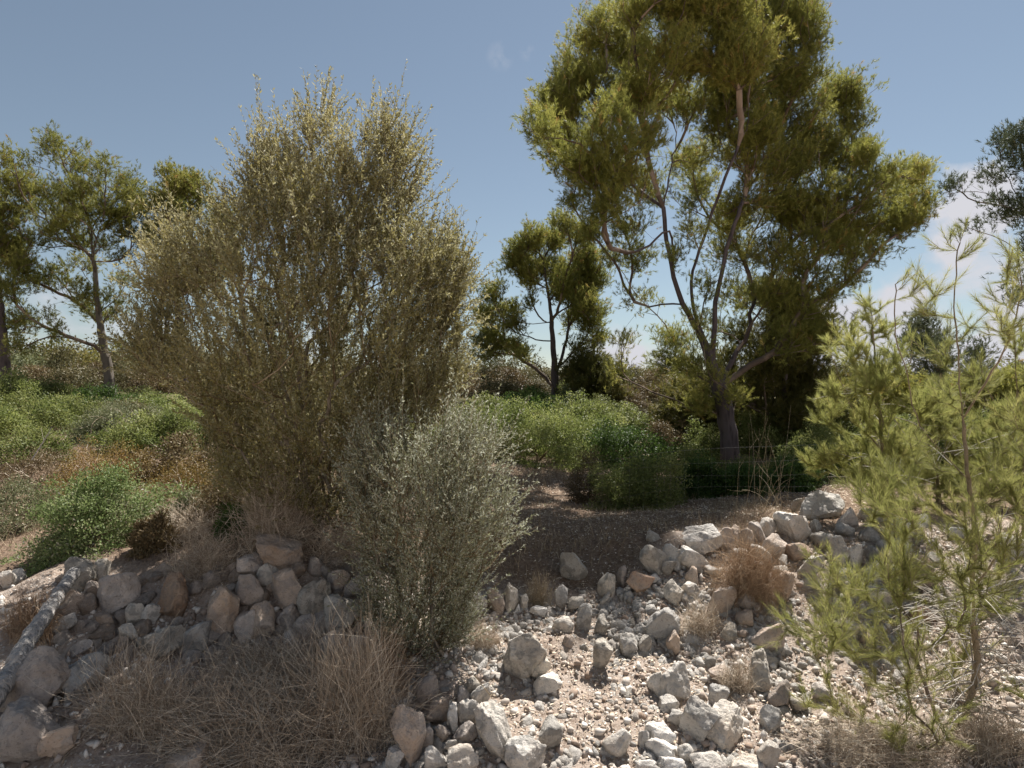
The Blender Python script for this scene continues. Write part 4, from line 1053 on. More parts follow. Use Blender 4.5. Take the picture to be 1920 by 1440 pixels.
# ------------------------------------------------------------------ stones
_ico = {}
def ico(sub):
    if sub not in _ico:
        b_ = bmesh.new(); bmesh.ops.create_icosphere(b_, subdivisions=sub, radius=1)
        _ico[sub] = (np.array([v.co[:] for v in b_.verts]), np.array([[v.index for v in f.verts] for f in b_.faces])); b_.free()
    return _ico[sub]
def rock_mesh(seed, dims, sub=4, cuts=9, rough=1.0, angular=.8):
    r_ = np.random.default_rng(seed)
    Vv, Ff = ico(sub)
    Vv = np.sign(Vv) * np.abs(Vv) ** .8
    for k in range(cuts):
        nrm = unit(r_.normal(size=3)); d = r_.uniform(.48, .92)
        e = Vv @ nrm - d
        Vv = np.where((e > 0)[:, None], Vv - nrm * (e * angular)[:, None], Vv)
    off = r_.uniform(-50, 50, 3)
    D = unit(Vv)
    f_ = 1 + .09 * fbm(D * 1.4 + off, seed, 2) + rough * (.06 * fbm(D * 4 + off, seed + 1, 3) - .05 * np.maximum(vnoise(D * 7 + off, seed + 3) - .25, 0)) + .03 * rough * fbm(D * 11 + off, seed + 2, 3)
    Vv = Vv * f_[:, None]
    mn, mx_ = Vv.min(0), Vv.max(0)
    Vv = (Vv - (mn + mx_) / 2) / (mx_ - mn) * np.asarray(dims)
    return mesh_np('stone', Vv, [Ff], None, True)
ROCKS = [
 # --- left wall
 (525,1035,100,62,-22,'b','flat sloping brown slab topmost on the left wall, right beneath the wild olive'),
 (466,1060,52,42,10,'b','small rounded tan stone under the left end of the topmost slab of the left wall'),
 (505,1073,40,42,0,'g','small greyish block wedged below the middle of the topmost slab'),
 (470,1101,58,56,0,'b','round tan stone resting above the big upright stone in the left wall'),
 (541,1097,70,68,10,'b','large rounded grey-brown stone in the middle of the left wall'),
 (417,1142,64,94,8,'b','big upright rounded stone at the left end of the stacked left wall'),
 (588,1120,54,76,-8,'g','tall grey-flecked stone right of the large rounded one in the left wall'),
 (640,1146,64,68,0,'g','grey-flecked rounded stone at the right end of the left wall'),
 (497,1163,38,74,14,'b','long upright pinkish stone in the lower course of the left wall'),
 (460,1170,46,66,-6,'b','pink-brown upright stone beside the big one at the bottom of the left wall'),
 (634,1086,44,42,25,'b','pinkish stone leaning above the right end of the left wall'),
 (670,1098,40,46,-35,'b','greyish slanted stone half under the grey olive shrub'),
 (575,1176,44,46,0,'b','dull brown stone low in the middle of the left wall'),
 (622,1215,60,66,0,'b','wide pinkish stone near the foot of the left wall above the dry brush'),
 (541,1150,40,36,0,'b','small brown stone filling below the large rounded one'),
 (548,1205,44,52,0,'b','brown stone at the foot of the left wall, half in dry brush'),
 (672,1212,46,52,0,'b','brown stone at the foot of the left wall under the grey olive shrub'),
 (700,1022,22,28,0,'o','small sunlit yellowish stone under the right side of the olive'),
 (680,1030,20,22,0,'o','tiny sunlit ochre stone left of the yellowish one under the olive'),
 # --- far left
 (322,1118,58,92,6,'o','upright orange-brown stone standing in the shaded gap of the left wall'),
 (222,1110,70,84,-14,'b','broad grey-brown stone with a sunlit right edge in the far left wall'),
 (152,1076,50,64,-12,'g','dark rounded stone at the upper end of the weathered log'),
 (189,1068,26,44,0,'g','small pale-topped upright stone right of the dark rounded stone'),
 (170,1106,34,36,0,'b','small grey-pink stone under the dark rounded stone'),
 (133,1130,44,48,0,'b','brown stone directly right of the middle of the weathered log'),
 (196,1118,20,36,-25,'g','thin grey stone leaning against the broad grey-brown one'),
 (283,1152,34,50,-10,'g','bluish shaded stone left of the upright orange-brown one'),
 (255,1150,38,42,0,'g','bluish grey stone at the foot of the broad grey-brown stone'),
 (300,1205,80,52,14,'g','flat bluish grey slab above the dry brush on the left'),
 (370,1195,66,50,22,'g','greyish tilted slab below the big upright stone'),
 (240,1185,44,34,0,'g','small grey stone left of the flat bluish slab'),
 (120,1170,50,36,10,'g','small flat grey stone over the big pitted boulder'),
 (195,1165,40,34,0,'b','small brown stone among rubble on the left'),
 (150,1215,44,26,16,'b','wedge-shaped dark stone above the grey block on the left'),
 (62,1272,112,120,-6,'b','big pitted pinkish boulder at the lower left under the log'),
 (48,1366,112,110,10,'b','big smooth-bottomed boulder lowest at the left edge'),
 (156,1262,84,84,0,'g','squarish grey block right of the big pitted boulder'),
 (104,1392,84,50,32,'b','tilted pinkish slab in front of the lowest left boulder'),
 (342,1432,100,56,14,'b','tilted greyish slab at the bottom edge below the dry brush'),
 (12,1086,32,40,0,'p','pale stone at the left edge above the log'),
 (36,1078,26,28,0,'p','small pale stone near the left edge above the log'),
 # --- bottom middle
 (766,1372,66,122,4,'b','tall dark upright stone at the bottom beside the dry brush'),
 (801,1295,40,66,-6,'b','upright tan stone under the hem of the grey olive shrub'),
 (820,1334,42,50,0,'b','rounded tan stone above the little hollow at the bottom'),
 (849,1346,20,60,2,'p','thin white upright stone like a peg between two tan ones'),
 (878,1335,40,56,-4,'p','cream block right of the thin white peg-like stone'),
 (800,1382,26,48,0,'b','narrow pinkish stone left of the little hollow at the bottom'),
 (829,1376,32,36,-20,'b','small brown stone bridging the little hollow at the bottom'),
 (872,1374,50,32,28,'b','slanting tan stone below the cream block'),
 (846,1396,22,22,0,'p','fist-sized cream stone beside the big white corner stone'),
 (741,1422,36,48,0,'p','bright white stone at the bottom edge left of the little hollow'),
 (818,1420,44,44,0,'p','cream stone at the bottom edge below the little hollow'),
 (866,1424,66,58,22,'p','big bright white corner stone at the bottom edge'),
 (930,1372,62,120,12,'g','tall lichen-grey stone right of the cream block at the bottom'),
 (982,1420,76,84,-10,'g','big pale grey stone at the bottom edge left of the dusty path'),
 (908,1352,28,66,0,'p','narrow cream stone squeezed left of the tall lichen-grey one'),
 (1032,1376,44,66,-10,'g','grey upright stone at the left border of the dusty path'),
 (884,1290,30,40,-20,'g','grey lichened stone under the grey olive shrub beside the cream block'),
 (903,1298,34,50,-35,'g','leaning grey stone at the upper left border of the dusty path'),
 (870,1302,26,30,0,'b','small tan stone above the thin white peg-like stone'),
 # --- rubble slope
 (985,1226,74,96,-14,'g','large pitted grey boulder in the middle of the rubble slope'),
 (1022,1278,56,36,30,'p','tilted slab at the lower right of the large pitted boulder'),
 (1012,1248,40,44,0,'g','dark pitted stone joined to the right flank of the large pitted boulder'),
 (1095,1156,30,56,-8,'g','upright grey stone with dark shaded left face on the upper slope'),
 (1129,1172,22,40,-18,'g','small leaning grey stone right of the upright one on the upper slope'),
 (1130,1228,36,66,0,'g','lumpy lichen-spotted grey stone in the middle of the slope'),
 (1055,1172,38,40,-20,'g','grey angular stone left of the upright one on the upper slope'),
 (1066,1205,22,30,0,'o','small reddish stone below the angular grey one'),
 (1178,1206,34,42,0,'g','rough grey stone right of the lichen-spotted one'),
 (1208,1205,24,36,0,'g','narrow grey stone beside the rough grey one'),
 (1240,1166,56,64,-14,'p','striped pale boulder casting a dark hollow on the upper right slope'),
 (1262,1205,26,46,0,'b','brown stone in the hollow under the striped pale boulder'),
 (1264,1276,60,78,-14,'p','smooth rounded egg-like boulder on the right part of the slope'),
 (1232,1282,34,54,-20,'p','pale stone leaning on the left of the egg-like boulder'),
 (1254,1322,36,36,0,'p','round speckled stone below the egg-like boulder'),
 (1270,1345,42,40,0,'p','smooth cream cobble under the speckled one'),
 (1158,1388,44,56,-32,'p','smooth oblong white stone lying on the dusty path'),
 (1237,1378,56,44,-12,'p','big rounded white stone at the lower right of the dusty path'),
 (1244,1406,62,36,-4,'p','white stone with shadowed belly joined under the big rounded one'),
 (1208,1384,22,40,0,'p','upright pale stone left of the big rounded white stone'),
 (1308,1350,64,90,-8,'g','large shaded grey boulder at the lower right, left of the white-faced one'),
 (1362,1362,66,84,-20,'p','white-faced angular boulder with dark underside at the lower right'),
 (1344,1305,40,44,-20,'p','small cream block above the white-faced boulder'),
 (1348,1265,40,36,0,'b','tan stone up the slope above the cream block'),
 (1422,1256,44,82,-16,'p','tall white stone with shaded foot next to the young pine shoots'),
 (1462,1300,44,54,0,'b','brown stone right below the tall white stone'),
 (1446,1350,40,56,0,'g','dark grey round stone at the lower right among dry litter'),
 (1497,1320,30,28,0,'g','small grey stone right of the dark round one'),
 (1436,1416,44,60,-28,'p','long tilted pale stone at the bottom edge, rightmost of the loose stones'),
 (1330,1430,72,36,-8,'p','wide white stone cut by the bottom edge below the shaded boulder'),
 (1400,1432,60,30,0,'p','flat white stone at the bottom edge below the white-faced boulder'),
 (1262,1430,56,24,-6,'p','flat pale stone at the bottom edge below the big rounded white one'),
 (1286,1412,30,34,0,'p','pinkish white cobble left of the shaded grey boulder'),
 (1210,1434,40,24,0,'p','small pale stone cut by the bottom edge near the path'),
 # --- broken crest of the gap
 (957,1122,30,64,0,'p','tall cream stone standing at the left end of the gap'),
 (930,1128,32,54,0,'b','brown upright stone left of the tall cream one at the gap'),
 (897,1132,34,50,0,'p','pale crumbly stone under the right hem of the grey olive shrub'),
 (983,1130,16,34,0,'p','slim pale stone right of the tall cream one at the gap'),
 (1052,1118,26,50,0,'p','small upright pitted stone alone in the middle of the gap'),
 (1010,1146,34,22,0,'p','flat cream stone on the crest of the gap'),
 (1080,1130,30,26,0,'p','pale knobbly stone on the crest right of the upright pitted one'),
 (1138,1096,32,52,-6,'g','grey upright stone with dark left face at the right of the gap'),
 (1134,1122,10,28,-30,'p','thin white chip leaning on the grey upright stone of the gap'),
 (1166,1080,18,44,4,'b','narrow brown stone with a white top at the right of the gap'),
 (1198,1090,48,40,-22,'o','ochre stone casting a shadow at the right of the gap'),
 (1075,1060,50,56,0,'g','bluish stone in deep shade just beyond the gap'),
 (1228,1083,20,18,0,'p','very white small stone right of the ochre one'),
 (1262,1110,34,44,-25,'g','grey tilted stone below the very white small one'),
 (1295,1105,34,30,0,'g','grey stone left of the reddish grass tuft'),
 # --- right wall
 (1225,1046,52,58,0,'g','round grey speckled stone first in the right wall'),
 (1262,1042,34,48,8,'p','pale upright stone second in the right wall'),
 (1300,1050,66,36,-32,'p','white slanting slab leaning below the biggest rounded right wall stone'),
 (1317,1006,80,62,-22,'p','biggest rounded tan stone on top of the right wall left of the reddish tuft'),
 (1296,1078,24,36,0,'b','brown stone under the white slanting slab'),
 (1362,1012,26,52,10,'b','first of the thin upright slabs behind the reddish tuft'),
 (1378,1008,24,50,12,'b','middle one of the thin upright slabs behind the reddish tuft'),
 (1398,1012,36,48,8,'b','broad upright slab behind the reddish tuft'),
 (1420,1000,28,50,10,'b','slab with a pale edge right of the broad one behind the reddish tuft'),
 (1442,990,36,44,0,'p','white-topped stone left of the large angular white boulder'),
 (1452,1022,46,44,0,'b','brown stone under the white-topped one'),
 (1487,986,78,58,-30,'p','large angular white boulder perched on the right wall'),
 (1496,1034,46,36,0,'o','reddish-orange stone under the large angular white boulder'),
 (1494,946,22,28,0,'g','small rounded stone on top of the large angular white boulder'),
 (1512,962,22,36,-25,'p','pale slanted stone behind the large angular white boulder'),
 (1540,948,88,62,-6,'p','flat-topped boulder highest on the right wall'),
 (1590,970,36,44,-10,'b','pinkish stone right of the flat-topped boulder'),
 (1520,1064,34,64,-20,'g','long grey slanting stone below the reddish-orange one'),
 (1575,1035,36,66,-8,'g','grey upright stone behind young pine shoots in the right wall'),
 (1602,1045,30,56,0,'g','dark upright stone right of the grey one behind the pine shoots'),
 (1697,992,72,48,-10,'p','pinkish white boulder seen through the young pine'),
 (1720,1072,58,72,-25,'o','slanting boulder with an orange underside seen through the young pine'),
 (1668,1050,40,40,0,'b','brown stone left of the slanting boulder with orange underside'),
 (1645,1070,44,40,0,'p','pale stone low in the right wall through the pine needles'),
 (1655,1115,70,34,-12,'p','flat pale slab below the slanting boulder with orange underside'),
 (1790,1000,36,26,0,'p','small white stone on the bank right of the pinkish white boulder'),
 (1900,1022,70,48,0,'p','pinkish boulder at the right edge of the bank'),
 (1352,1120,46,60,-24,'b','pink-brown stone right below the reddish tuft left side'),
 (1398,1128,36,36,0,'b','grey-brown stone at the foot of the reddish tuft'),
 (1395,1160,32,34,0,'b','small brown stone below the foot of the reddish tuft'),
 (1440,1192,56,58,0,'b','brownish boulder right below the reddish tuft'),
 (1472,1100,30,66,-6,'b','shaded upright stone at the right side of the reddish tuft'),
 (1362,1185,34,40,0,'g','grey stone on the upper slope below the pink-brown one'),
 (1730,1150,50,34,-8,'o','reddish stone lying on the bank behind the curved trunk'),
 (1580,1180,46,44,0,'b','brown stone under the young pine boughs left of the curved trunk'),
 (1545,1300,40,38,0,'b','brown stone among litter at the lower right under the pine'),
 (1600,1380,40,24,0,'p','small pale stone at the lower right under the pine'),
]
KIND = {'p': 'rp', 'g': 'rg', 'b': 'rb', 'o': 'ro'}
placed = []
for i, (px_, py_, w_, h_, tilt, kd, lb) in enumerate(ROCKS):
    Yh = hit(px_, py_ + .3 * h_)
    w3, h3 = w_ / F * Yh * 1.04, h_ / F * Yh * 1.04
    d3 = max(.75 * (w3 + h3) / 2, min(w3, h3) * .8)
    me = rock_mesh(1000 + i, (w3, d3, h3), 5 if max(w_, h_) > 74 else (4 if max(w_, h_) > 30 else 3), cuts=int(13 + i % 6), rough=1.15 if kd in 'pg' else .85, angular=.97 if kd == 'p' else .9)
    o = link('stone', me, M[KIND[kd]])
    pos = at(px_, py_, Yh - .12 * d3)
    o.location = tuple(pos - np.array([0, 0, .05 * h3]))
    o.rotation_euler = (0, radians(-tilt), 0)
    tag(o, lb, 'stone', 'stones of the dry wall and rubble')
    placed.append((px_, py_, max(w_, h_) * .5))
# loose small stones: shared shapes, copied one by one
rng = np.random.default_rng(77)
small = {k: [rock_mesh(3000 + j + 50 * q, (1, rng.uniform(.7, 1), rng.uniform(.55, .95)), 3, 12, 1.2, .95) for j in range(6)] for q, k in enumerate('pgb')}
zones = [('b', (110,400,1070,1240), 24, 'small brown filler stone in the tumbled far left part of the wall', 'filler stones in the tumbled far left wall'),
         ('b', (395,700,1050,1235), 38, 'small brown filler stone wedged between the stacked stones of the left wall', 'filler stones in the left wall'),
         ('p', (1215,1760,965,1120), 30, 'pale filler stone wedged between the big stones of the right wall', 'filler stones in the right wall'),
         ('p', (1060,1420,1090,1420), 34, 'small pale angular stone loose on the open rubble slope', 'small pale stones loose on the rubble slope'),
         ('g', (1150,1480,1100,1430), 22, 'small grey stone loose on the right half of the rubble slope', 'small grey stones loose on the right half of the slope'),
         ('b', (60,420,1090,1420), 28, 'small brown stone in the shaded rubble at the left', 'small brown stones in the shaded left rubble'),
         ('p', (720,1000,1090,1430), 12, 'small cream stone loose left of the dusty path', 'small cream stones left of the dusty path'),
         ('b', (1480,1900,1010,1420), 18, 'small brownish stone on the bank under the young pines', 'small brownish stones on the bank under the young pines')]
for kd, (x0, x1, y0, y1), cnt, lb, gp in zones:
    k = 0; tries = 0
    while k < cnt and tries < 4000:
        tries += 1
        px_, py_ = rng.uniform(x0, x1), rng.uniform(y0, y1)
        s_ = 9 + 16 * rng.random() ** 1.8
        if 'filler' in lb: s_ = rng.uniform(22, 46)
        if 'right wall' in lb and not (1010 - (px_ - 1215) * .16 < py_ < 1075 + (px_ - 1215) * .1): continue
        if any((px_ - a) ** 2 + (py_ - b) ** 2 < (.8 * r_ + s_ * (.16 if 'filler' in lb else .5)) ** 2 for a, b, r_ in placed): continue
        if lb.startswith('small pale') and 1010 < px_ < 1180 and py_ > 1270 and rng.random() < .75: continue
        Yh = hit(px_, py_ + .2 * s_)
        if Yh > (7.2 if 'filler' in lb else crest((px_ - 960) / F * Yh) + .15): continue
        src = small[kd][rng.integers(6)]
        o = bpy.data.objects.new('small_stone', src)
        if not src.materials: src.materials.append(M[KIND[kd]])
        col.objects.link(o)
        s3 = s_ / F * Yh
        o.location = tuple(at(px_, py_, Yh))
        o.scale = (s3 * rng.uniform(.8, 1.3), s3, s3 * rng.uniform(.8, 1.3))
        o.rotation_euler = tuple(float(v) for v in rng.uniform(0, 6.28, 3))
        tag(o, lb, 'stone', gp)
        placed.append((px_, py_, s_ * .5)); k += 1
# the rest of the rubble, past the stones built one by one
rng = np.random.default_rng(79)
vari = []
for j in range(14):
    m_ = rock_mesh(3500 + j, (1, rng.uniform(.7, 1), rng.uniform(.5, .95)), 2, 12, 1.2, .95)
    co = np.zeros(len(m_.vertices) * 3, dtype=np.float32); m_.vertices.foreach_get('co', co); vari.append(co.reshape(-1, 3)); bpy.data.meshes.remove(m_)
gq = Geo(); cnt = 0
while cnt < 3600:
    px_, py_ = rng.uniform(690, 1700), rng.uniform(1085, 1445)
    path = math.exp(-(((px_ - 1095 - (1350 - py_) * .05) / 75) ** 2)) * (py_ > 1240)
    if rng.random() < path * .9 or vnoise(np.array([[px_ / 90, py_ / 60, 0]]), 8)[0] < rng.uniform(-.9, .3) - .3 * (px_ > 1130): continue
    if px_ > 1480 and rng.random() < .5: continue
    s_ = (8 + 26 * rng.random() ** 2.6) * (.6 + .5 * (py_ - 1000) / 400)
    Yh = hit(px_, py_)
    if Yh > crest((px_ - 960) / F * Yh) + .1: continue
    s3 = s_ / F * Yh
    A_ = np.linalg.qr(rng.normal(size=(3, 3)))[0]
    gq.add((vari[rng.integers(14)] * (s3 * rng.uniform(.7, 1.3, 3))) @ A_.T + at(px_, py_, Yh) - [0, 0, .22 * s3], ico(2)[1], 0)
    cnt += 1
tag(link('rubble', gq.mesh('rubble'), M['rp']), 'pale limestone rubble strewn thickly over the broken bank', 'rubble', kind='stuff')
# gravel: thousands of chips as one mass
rng = np.random.default_rng(78)
ng = 16000
x = rng.uniform(-4.6, 5.2, ng * 2); y = 3.4 + 3.3 * rng.random(ng * 2)
dens_ = .45 + .55 * vnoise(np.stack([x, y, 0 * x], 1) * 2.1, 4)
k = (rng.random(ng * 2) < dens_) & (y < crest(x) + .1 * rng.normal(size=ng * 2)); x, y = x[k][:ng], y[k][:ng]
z = ground(x, y)
Vv, Ff = ico(1)
nq = len(x)
s_ = .006 + .03 * rng.random(nq) ** 3.5
St = rng.uniform(.6, 1.3, (nq, 1, 3)) * s_[:, None, None]
Q = Vv[None] * St * (1 + .42 * rng.normal(size=(nq, len(Vv), 1)).clip(-1, 1))
a_ = rng.uniform(0, 6.28, nq); ca, sa = np.cos(a_)[:, None], np.sin(a_)[:, None]
Q = np.stack([Q[..., 0] * ca - Q[..., 1] * sa, Q[..., 0] * sa + Q[..., 1] * ca, Q[..., 2]], -1) + np.stack([x, y, z + s_ * .25], 1)[:, None]
gq = Geo(); gq.add(Q.reshape(-1, 3), (Ff[None] + (np.arange(nq) * len(Vv))[:, None, None]).reshape(-1, 3), np.repeat(rng.random(nq), len(Vv)))
M['gravel'] = plain_mat('limestone_chips', [(0, (.26, .19, .145)), (.35, (.39, .315, .26)), (.7, (.53, .475, .42)), (1, (.70, .66, .60))], .95)
tag(link('gravel', gq.mesh('gravel'), M['gravel']), 'limestone chips and grit strewn over the bank', 'gravel', kind='stuff')

# ------------------------------------------------------------------ weathered log
rng = np.random.default_rng(80)
S = Skel()
Lp = [(-25,1330,4.35),(20,1258,4.6),(60,1190,4.95),(100,1130,5.25),(142,1068,5.55)]
S.chain([at(q[0], q[1], hit(q[0], q[1] + 12) - .24) for q in Lp], step=.04, jit=.003)
S.R = np.linspace(.068, .045, S.n) * (1 + .12 * rng.normal(size=S.n).clip(-1, 1))
org = S.P[0].copy()
g1 = Geo(); S.geo(g1, np.ones(S.n, bool), 10)
# end caps
for idx in (0, S.n - 1):
    U, W = frame_of(S.D[idx:idx + 1]); ang = np.arange(10) * 2 * np.pi / 10
    g1.add(S.P[idx] + S.R[idx] * (np.cos(ang)[:, None] * U + np.sin(ang)[:, None] * W), np.arange(10)[None], .5)
tag(link('log', g1.mesh('log', org, True), M['log'], None, org), 'weathered grey log leaning diagonally over the stones at the left edge', 'log')

# ------------------------------------------------------------------ dry brush, tufts, grass
def brush(name, label, cat, px, py, w, h, n, mat, seed, upright=.4, rad=.0022, depth=.35, group=None, branch=2, curl=.25):
    global rng
    rng = np.random.default_rng(seed)
    Y = hit(px, py); base = at(px, py, Y); base[2] = ground(base[0], base[1])[0]
    a, c = w / 2 / F * Y, h / F * Y
    e = rand_dirs(n) * np.array([a, a * depth / .5 * .6, c]) * rng.uniform(.55, 1.05, (n, 1)); e[:, 2] = np.abs(e[:, 2]) * (.5 + upright) + .02
    s0 = rng.normal(0, 1, (n, 3)) * np.array([a * .33, a * depth * .35, 0])
    s0[:, 2] = ground(base[0] + s0[:, 0], base[1] + s0[:, 1]) - base[2]
    P0 = s0; P2 = s0 * .5 + e
    lowest = ground(base[0] + P2[:, 0], base[1] + P2[:, 1]) - base[2] + .02
    P2[:, 2] = np.maximum(P2[:, 2], lowest)
    P1 = (P0 + P2) / 2 + rng.normal(0, curl, (n, 3)) * np.array([a, a * .6, c * .5]) * .5 + np.array([0, 0, .22 * c])
    gq = Geo(); C = tubes(gq, P0, P1, P2, rad, rad * .45, 6, 3)
    for k in range(branch):
        q0 = C[np.arange(n), rng.integers(1, 6, n)]
        dl = unit((P2 - P0) * 1.0 + rng.normal(0, .35, (n, 3))) * rng.uniform(.15, .5, (n, 1)) * c
        tubes(gq, q0, q0 + dl * .5 + rng.normal(0, .03, (n, 3)), q0 + dl, rad * .7, rad * .3, 3, 3)
    root = tag(link(name, gq.mesh(name), M[mat], None, base), label, cat, group)
    return root
gB = 'dry brush at the foot of the left wall'
brush('dry_brush', 'wide tangle of dry grey-brown twigs in the middle of the brush below the left wall', 'dry brush', 470, 1400, 400, 170, 900, 'dry', 101, .3, .0022, .5, gB, 2, .5)
brush('dry_brush', 'dry twig tangle at the left end of the brush, next to the squarish grey block', 'dry brush', 270, 1370, 230, 190, 460, 'dry', 102, .35, .002, .5, gB)
brush('dry_brush', 'dry brown stems at the right end of the brush, beside the tall dark upright stone', 'dry brush', 660, 1400, 230, 230, 700, 'dry', 103, .6, .002, .45, gB)
brush('dry_brush', 'low dry twigs along the bottom edge under the brush', 'dry brush', 480, 1446, 330, 110, 420, 'dry', 104, .2, .002, .5, gB)
brush('dry_brush', 'upper dry twigs leaning on the stones of the left wall foot', 'dry brush', 520, 1300, 320, 130, 520, 'dry', 105, .4, .002, .4, gB)
brush('dry_brush', 'reddish straw-dry stems hanging under the grey olive shrub', 'dry brush', 720, 1300, 110, 130, 300, 'dry_red', 106, .6, .0018, .4, gB)
brush('grass_tuft', 'reddish dry grass tuft in front of the thin slabs of the right wall', 'grass tuft', 1405, 1125, 150, 125, 1000, 'dry_red', 107, .55, .0015, .5, None, 2, .55)
brush('grass_tuft', 'pale dry grass tuft in the gap between tall cream and upright pitted stones', 'grass tuft', 1010, 1135, 70, 50, 220, 'straw', 108, .9, .0014, .5, None, 1, .2)
brush('grass_tuft', 'dry brown tuft on the slope right of the egg-like boulder', 'grass tuft', 1380, 1300, 90, 60, 260, 'dry', 109, .8, .0016, .5, None, 1, .2)
brush('grass_tuft', 'dry brown tuft above the egg-like boulder', 'grass tuft', 1310, 1190, 110, 60, 300, 'dry', 110, .8, .0016, .5, None, 1, .2)
brush('grass_tuft', 'fine dry grass clump beside the right hem of the grey olive shrub', 'grass tuft', 905, 1215, 90, 50, 300, 'dry', 111, .8, .0014, .5, None, 1, .2)
brush('grass_tuft', 'dry brown grass clump left of the weathered log', 'grass tuft', 60, 1190, 130, 90, 420, 'dry_red', 112, .6, .0018, .5, None, 1, .2)
brush('grass_tuft', 'tall thin dry stalks behind the right wall in front of the shaded bushes', 'grass stalks', 1440, 985, 150, 140, 26, 'straw', 113, 1.3, .0018, .5, None, 1, .15)
brush('dry_brush', 'dry dark litter and twigs under the young pine at the lower right', 'dry brush', 1640, 1425, 330, 80, 520, 'dry', 114, .3, .002, .5)
brush('dry_brush', 'grey dry twigs under the right edge of the young pine', 'dry brush', 1860, 1420, 190, 110, 420, 'dry', 115, .4, .002, .5)
brush('dry_brush', 'dry grey-brown twig heap on the crest between the orange-brown stone and the topmost slab', 'dry brush', 390, 1075, 170, 90, 420, 'dry', 117, .6, .002, .5, None, 2, .5)
brush('dry_brush', 'dry twigs on the earth behind the left wall below the yellowish shrub', 'dry brush', 350, 1010, 170, 70, 300, 'dry', 118, .6, .002, .5, None, 2, .5)
brush('dry_brush', 'brown twig thicket at the left foot of the wild olive', 'dry brush', 520, 1020, 170, 130, 600, 'dry', 119, .8, .002, .5, None, 2, .5)
brush('dry_brush', 'dead grey twigs in the shade at the foot of the wild olive', 'dry brush', 640, 1050, 170, 90, 320, 'dry', 116, .6, .002, .5)
# dry grass stubble over the field and bank
rng = np.random.default_rng(120)
def blades(n, x0, x1, y0, y1, hmin, hmax, thresh, seed, width=.004):
    x = rng.uniform(x0, x1, n); y = rng.uniform(y0, y1, n)
    k = vnoise(np.stack([x, y, 0 * x], 1) * 1.2, seed) > thresh; x, y = x[k], y[k]
    P = np.stack([x, y, ground(x, y) - .005], 1); m_ = len(P)
    hgt = rng.uniform(hmin, hmax, m_)[:, None]; ln = rng.normal(0, .35, (m_, 3)); ln[:, 2] = 1
    d = unit(ln)
    side = unit(np.cross(d, rand_dirs(m_))) * width / 2
    mid = P + d * hgt * .55; tip = mid + unit(d + rng.normal(0, .35, (m_, 3))) * hgt * .5
    return np.stack([P - side, P + side, mid + side * .7, mid - side * .7, tip], 1), m_
gq = Geo()
for args in ((26000, -8, 7, 6.2, 14, .05, .22, -.1, 31, .005), (20000, -16, -1.5, 6.6, 16, .08, .32, -.2, 33, .006), (16000, -4.6, 5, 3.6, 6.4, .02, .08, .0, 32, .003), (9000, 0, 3.2, 6.6, 12, .03, .12, -.3, 37, .004),
             (9000, 2.2, 5.4, 3.8, 6.4, .04, .14, -.2, 39, .003)):
    B, m_ = blades(*args)
    i5 = np.arange(m_)[:, None] * 5
    tt = np.repeat(np.clip(rng.normal(.45, .25, m_), 0, 1), 5)
    nb0 = gq.n
    gq.add(B.reshape(-1, 3), i5 + np.array([[0, 1, 2, 3]]), tt)
    gq.G.setdefault(3, []).append(nb0 + i5 + np.array([[3, 2, 4]]))
tag(link('dry_grass', gq.mesh('dry_grass'), M['straw']), 'short dry grass and stubble over the field and bank', 'grass', kind='stuff')
# fallen litter of needles and leaves on the shaded field floor
rng = np.random.default_rng(121)
n = 42000
x = rng.uniform(-3, 5.5, n); y = 6.0 + 7 * rng.random(n); y[30000:] = rng.uniform(3.7, 6.2, 12000)
O = np.stack([x, y, ground(x, y) + rng.uniform(.002, .02, n)], 1)
D = rand_dirs(n); D[:, 2] *= .25; D = unit(D)
gq = Geo(); leaves(gq, O, D, rng.uniform(.02, .05, n), rng.uniform(.006, .02, n), rng.random(n), np.tile([0, 0, 1.0], (n, 1)) + rng.normal(0, .3, (n, 3)))
tag(link('leaf_litter', gq.mesh('leaf_litter'), M['dry']), 'fallen dry leaves and needles on the field floor', 'litter', kind='stuff')
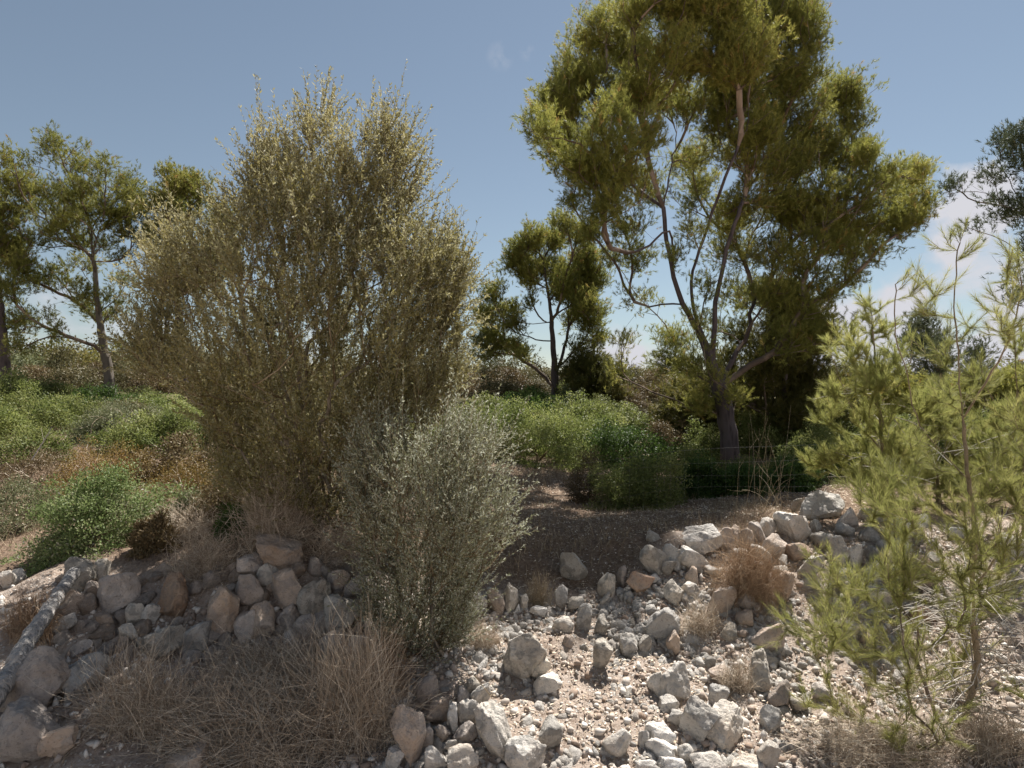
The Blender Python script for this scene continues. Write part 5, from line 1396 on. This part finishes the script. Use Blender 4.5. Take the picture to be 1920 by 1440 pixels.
# bare white dead branches
rng = np.random.default_rng(130)
for i, (a_, b_, lb) in enumerate((((1738,832,6.4),(1785,872,6.2),'bleached stick slanting down beside the round-headed pine trunk'),
                                  ((1690,900,6.3),(1740,955,6.2),'thin grey stick hanging in the slender young pine'),
                                  ((1835,998,5.6),(1905,962,5.9),'bleached stick lying on the bank near the right edge'),
                                  ((60,862,8.6),(98,800,8.8),'pale dead stem standing above the rusty shrub'))):
    P0, P2 = at(*a_), at(*b_)
    gq = Geo(); C = tubes(gq, P0[None], ((P0 + P2) / 2 + [0, .05, .05])[None], P2[None], .009, .004, 8, 5, .6)
    for k in range(4):
        q0 = C[0, 2 + k]; e = q0 + unit(P2 - P0 + rng.normal(0, .5, 3)) * rng.uniform(.1, .25)
        tubes(gq, q0[None], ((q0 + e) / 2)[None], e[None], .004, .0015, 3, 3, .6)
    tag(link('dead_branch', gq.mesh('dead_branch', P0), M['deadwood'], None, P0), lb, 'branch')

# ------------------------------------------------------------------ wire fence behind the gap
rng = np.random.default_rng(140)
xa, xb, Yf = -.55, 5.9, 7.15
froot_z = float(ground(xa, Yf)[0])
fr = thing('wire_fence', (xa, Yf, froot_z), 'thin wire mesh fence strung behind the broken wall and the gap', 'fence')
gq = Geo(); xs_ = np.arange(xa, xb, .16)
zg = ground(xs_, np.full(len(xs_), Yf), False)
def wire(Pts, r_):
    A_, B_ = Pts[:-1], Pts[1:]
    tubes(gq, A_, (A_ + B_) / 2, B_, r_, r_, 1, 3, .5)
og = np.array([xa, Yf, froot_z])
for hgt in (.08, .22, .36, .5, .66, .82):
    sagn = .012 * np.sin(xs_ * 2.1 + hgt * 9)
    wire(np.stack([xs_, np.full(len(xs_), Yf) + .01 * np.sin(xs_ * 3), zg + hgt + sagn], 1) - og, .0007 if hgt < .8 else .0011)
Pb = np.stack([xs_, np.full(len(xs_), Yf), zg], 1) - og; Pt = Pb + [0, 0, .82]
tubes(gq, Pb, (Pb + Pt) / 2, Pt, .0006, .0006, 2, 3, .5)
link('wire_mesh', gq.mesh('wire_mesh'), M['wire'], fr)
for xq in (xa, xb):
    zb = float(ground(xq, Yf)[0]); gp = Geo()
    P0 = np.array([[xq, Yf, zb - .2]]) - og; P2 = P0 + [0.03, .01, 1.15]
    tubes(gp, P0, (P0 + P2) / 2, P2, .035, .03, 3, 8, .5)
    ang = np.arange(8) * np.pi / 4
    gp.add(P2[0] + .03 * np.stack([np.cos(ang), np.sin(ang), 0 * ang], 1), np.arange(8)[None], .5)
    link('post', gp.mesh('fence_post'), M['log'], fr)
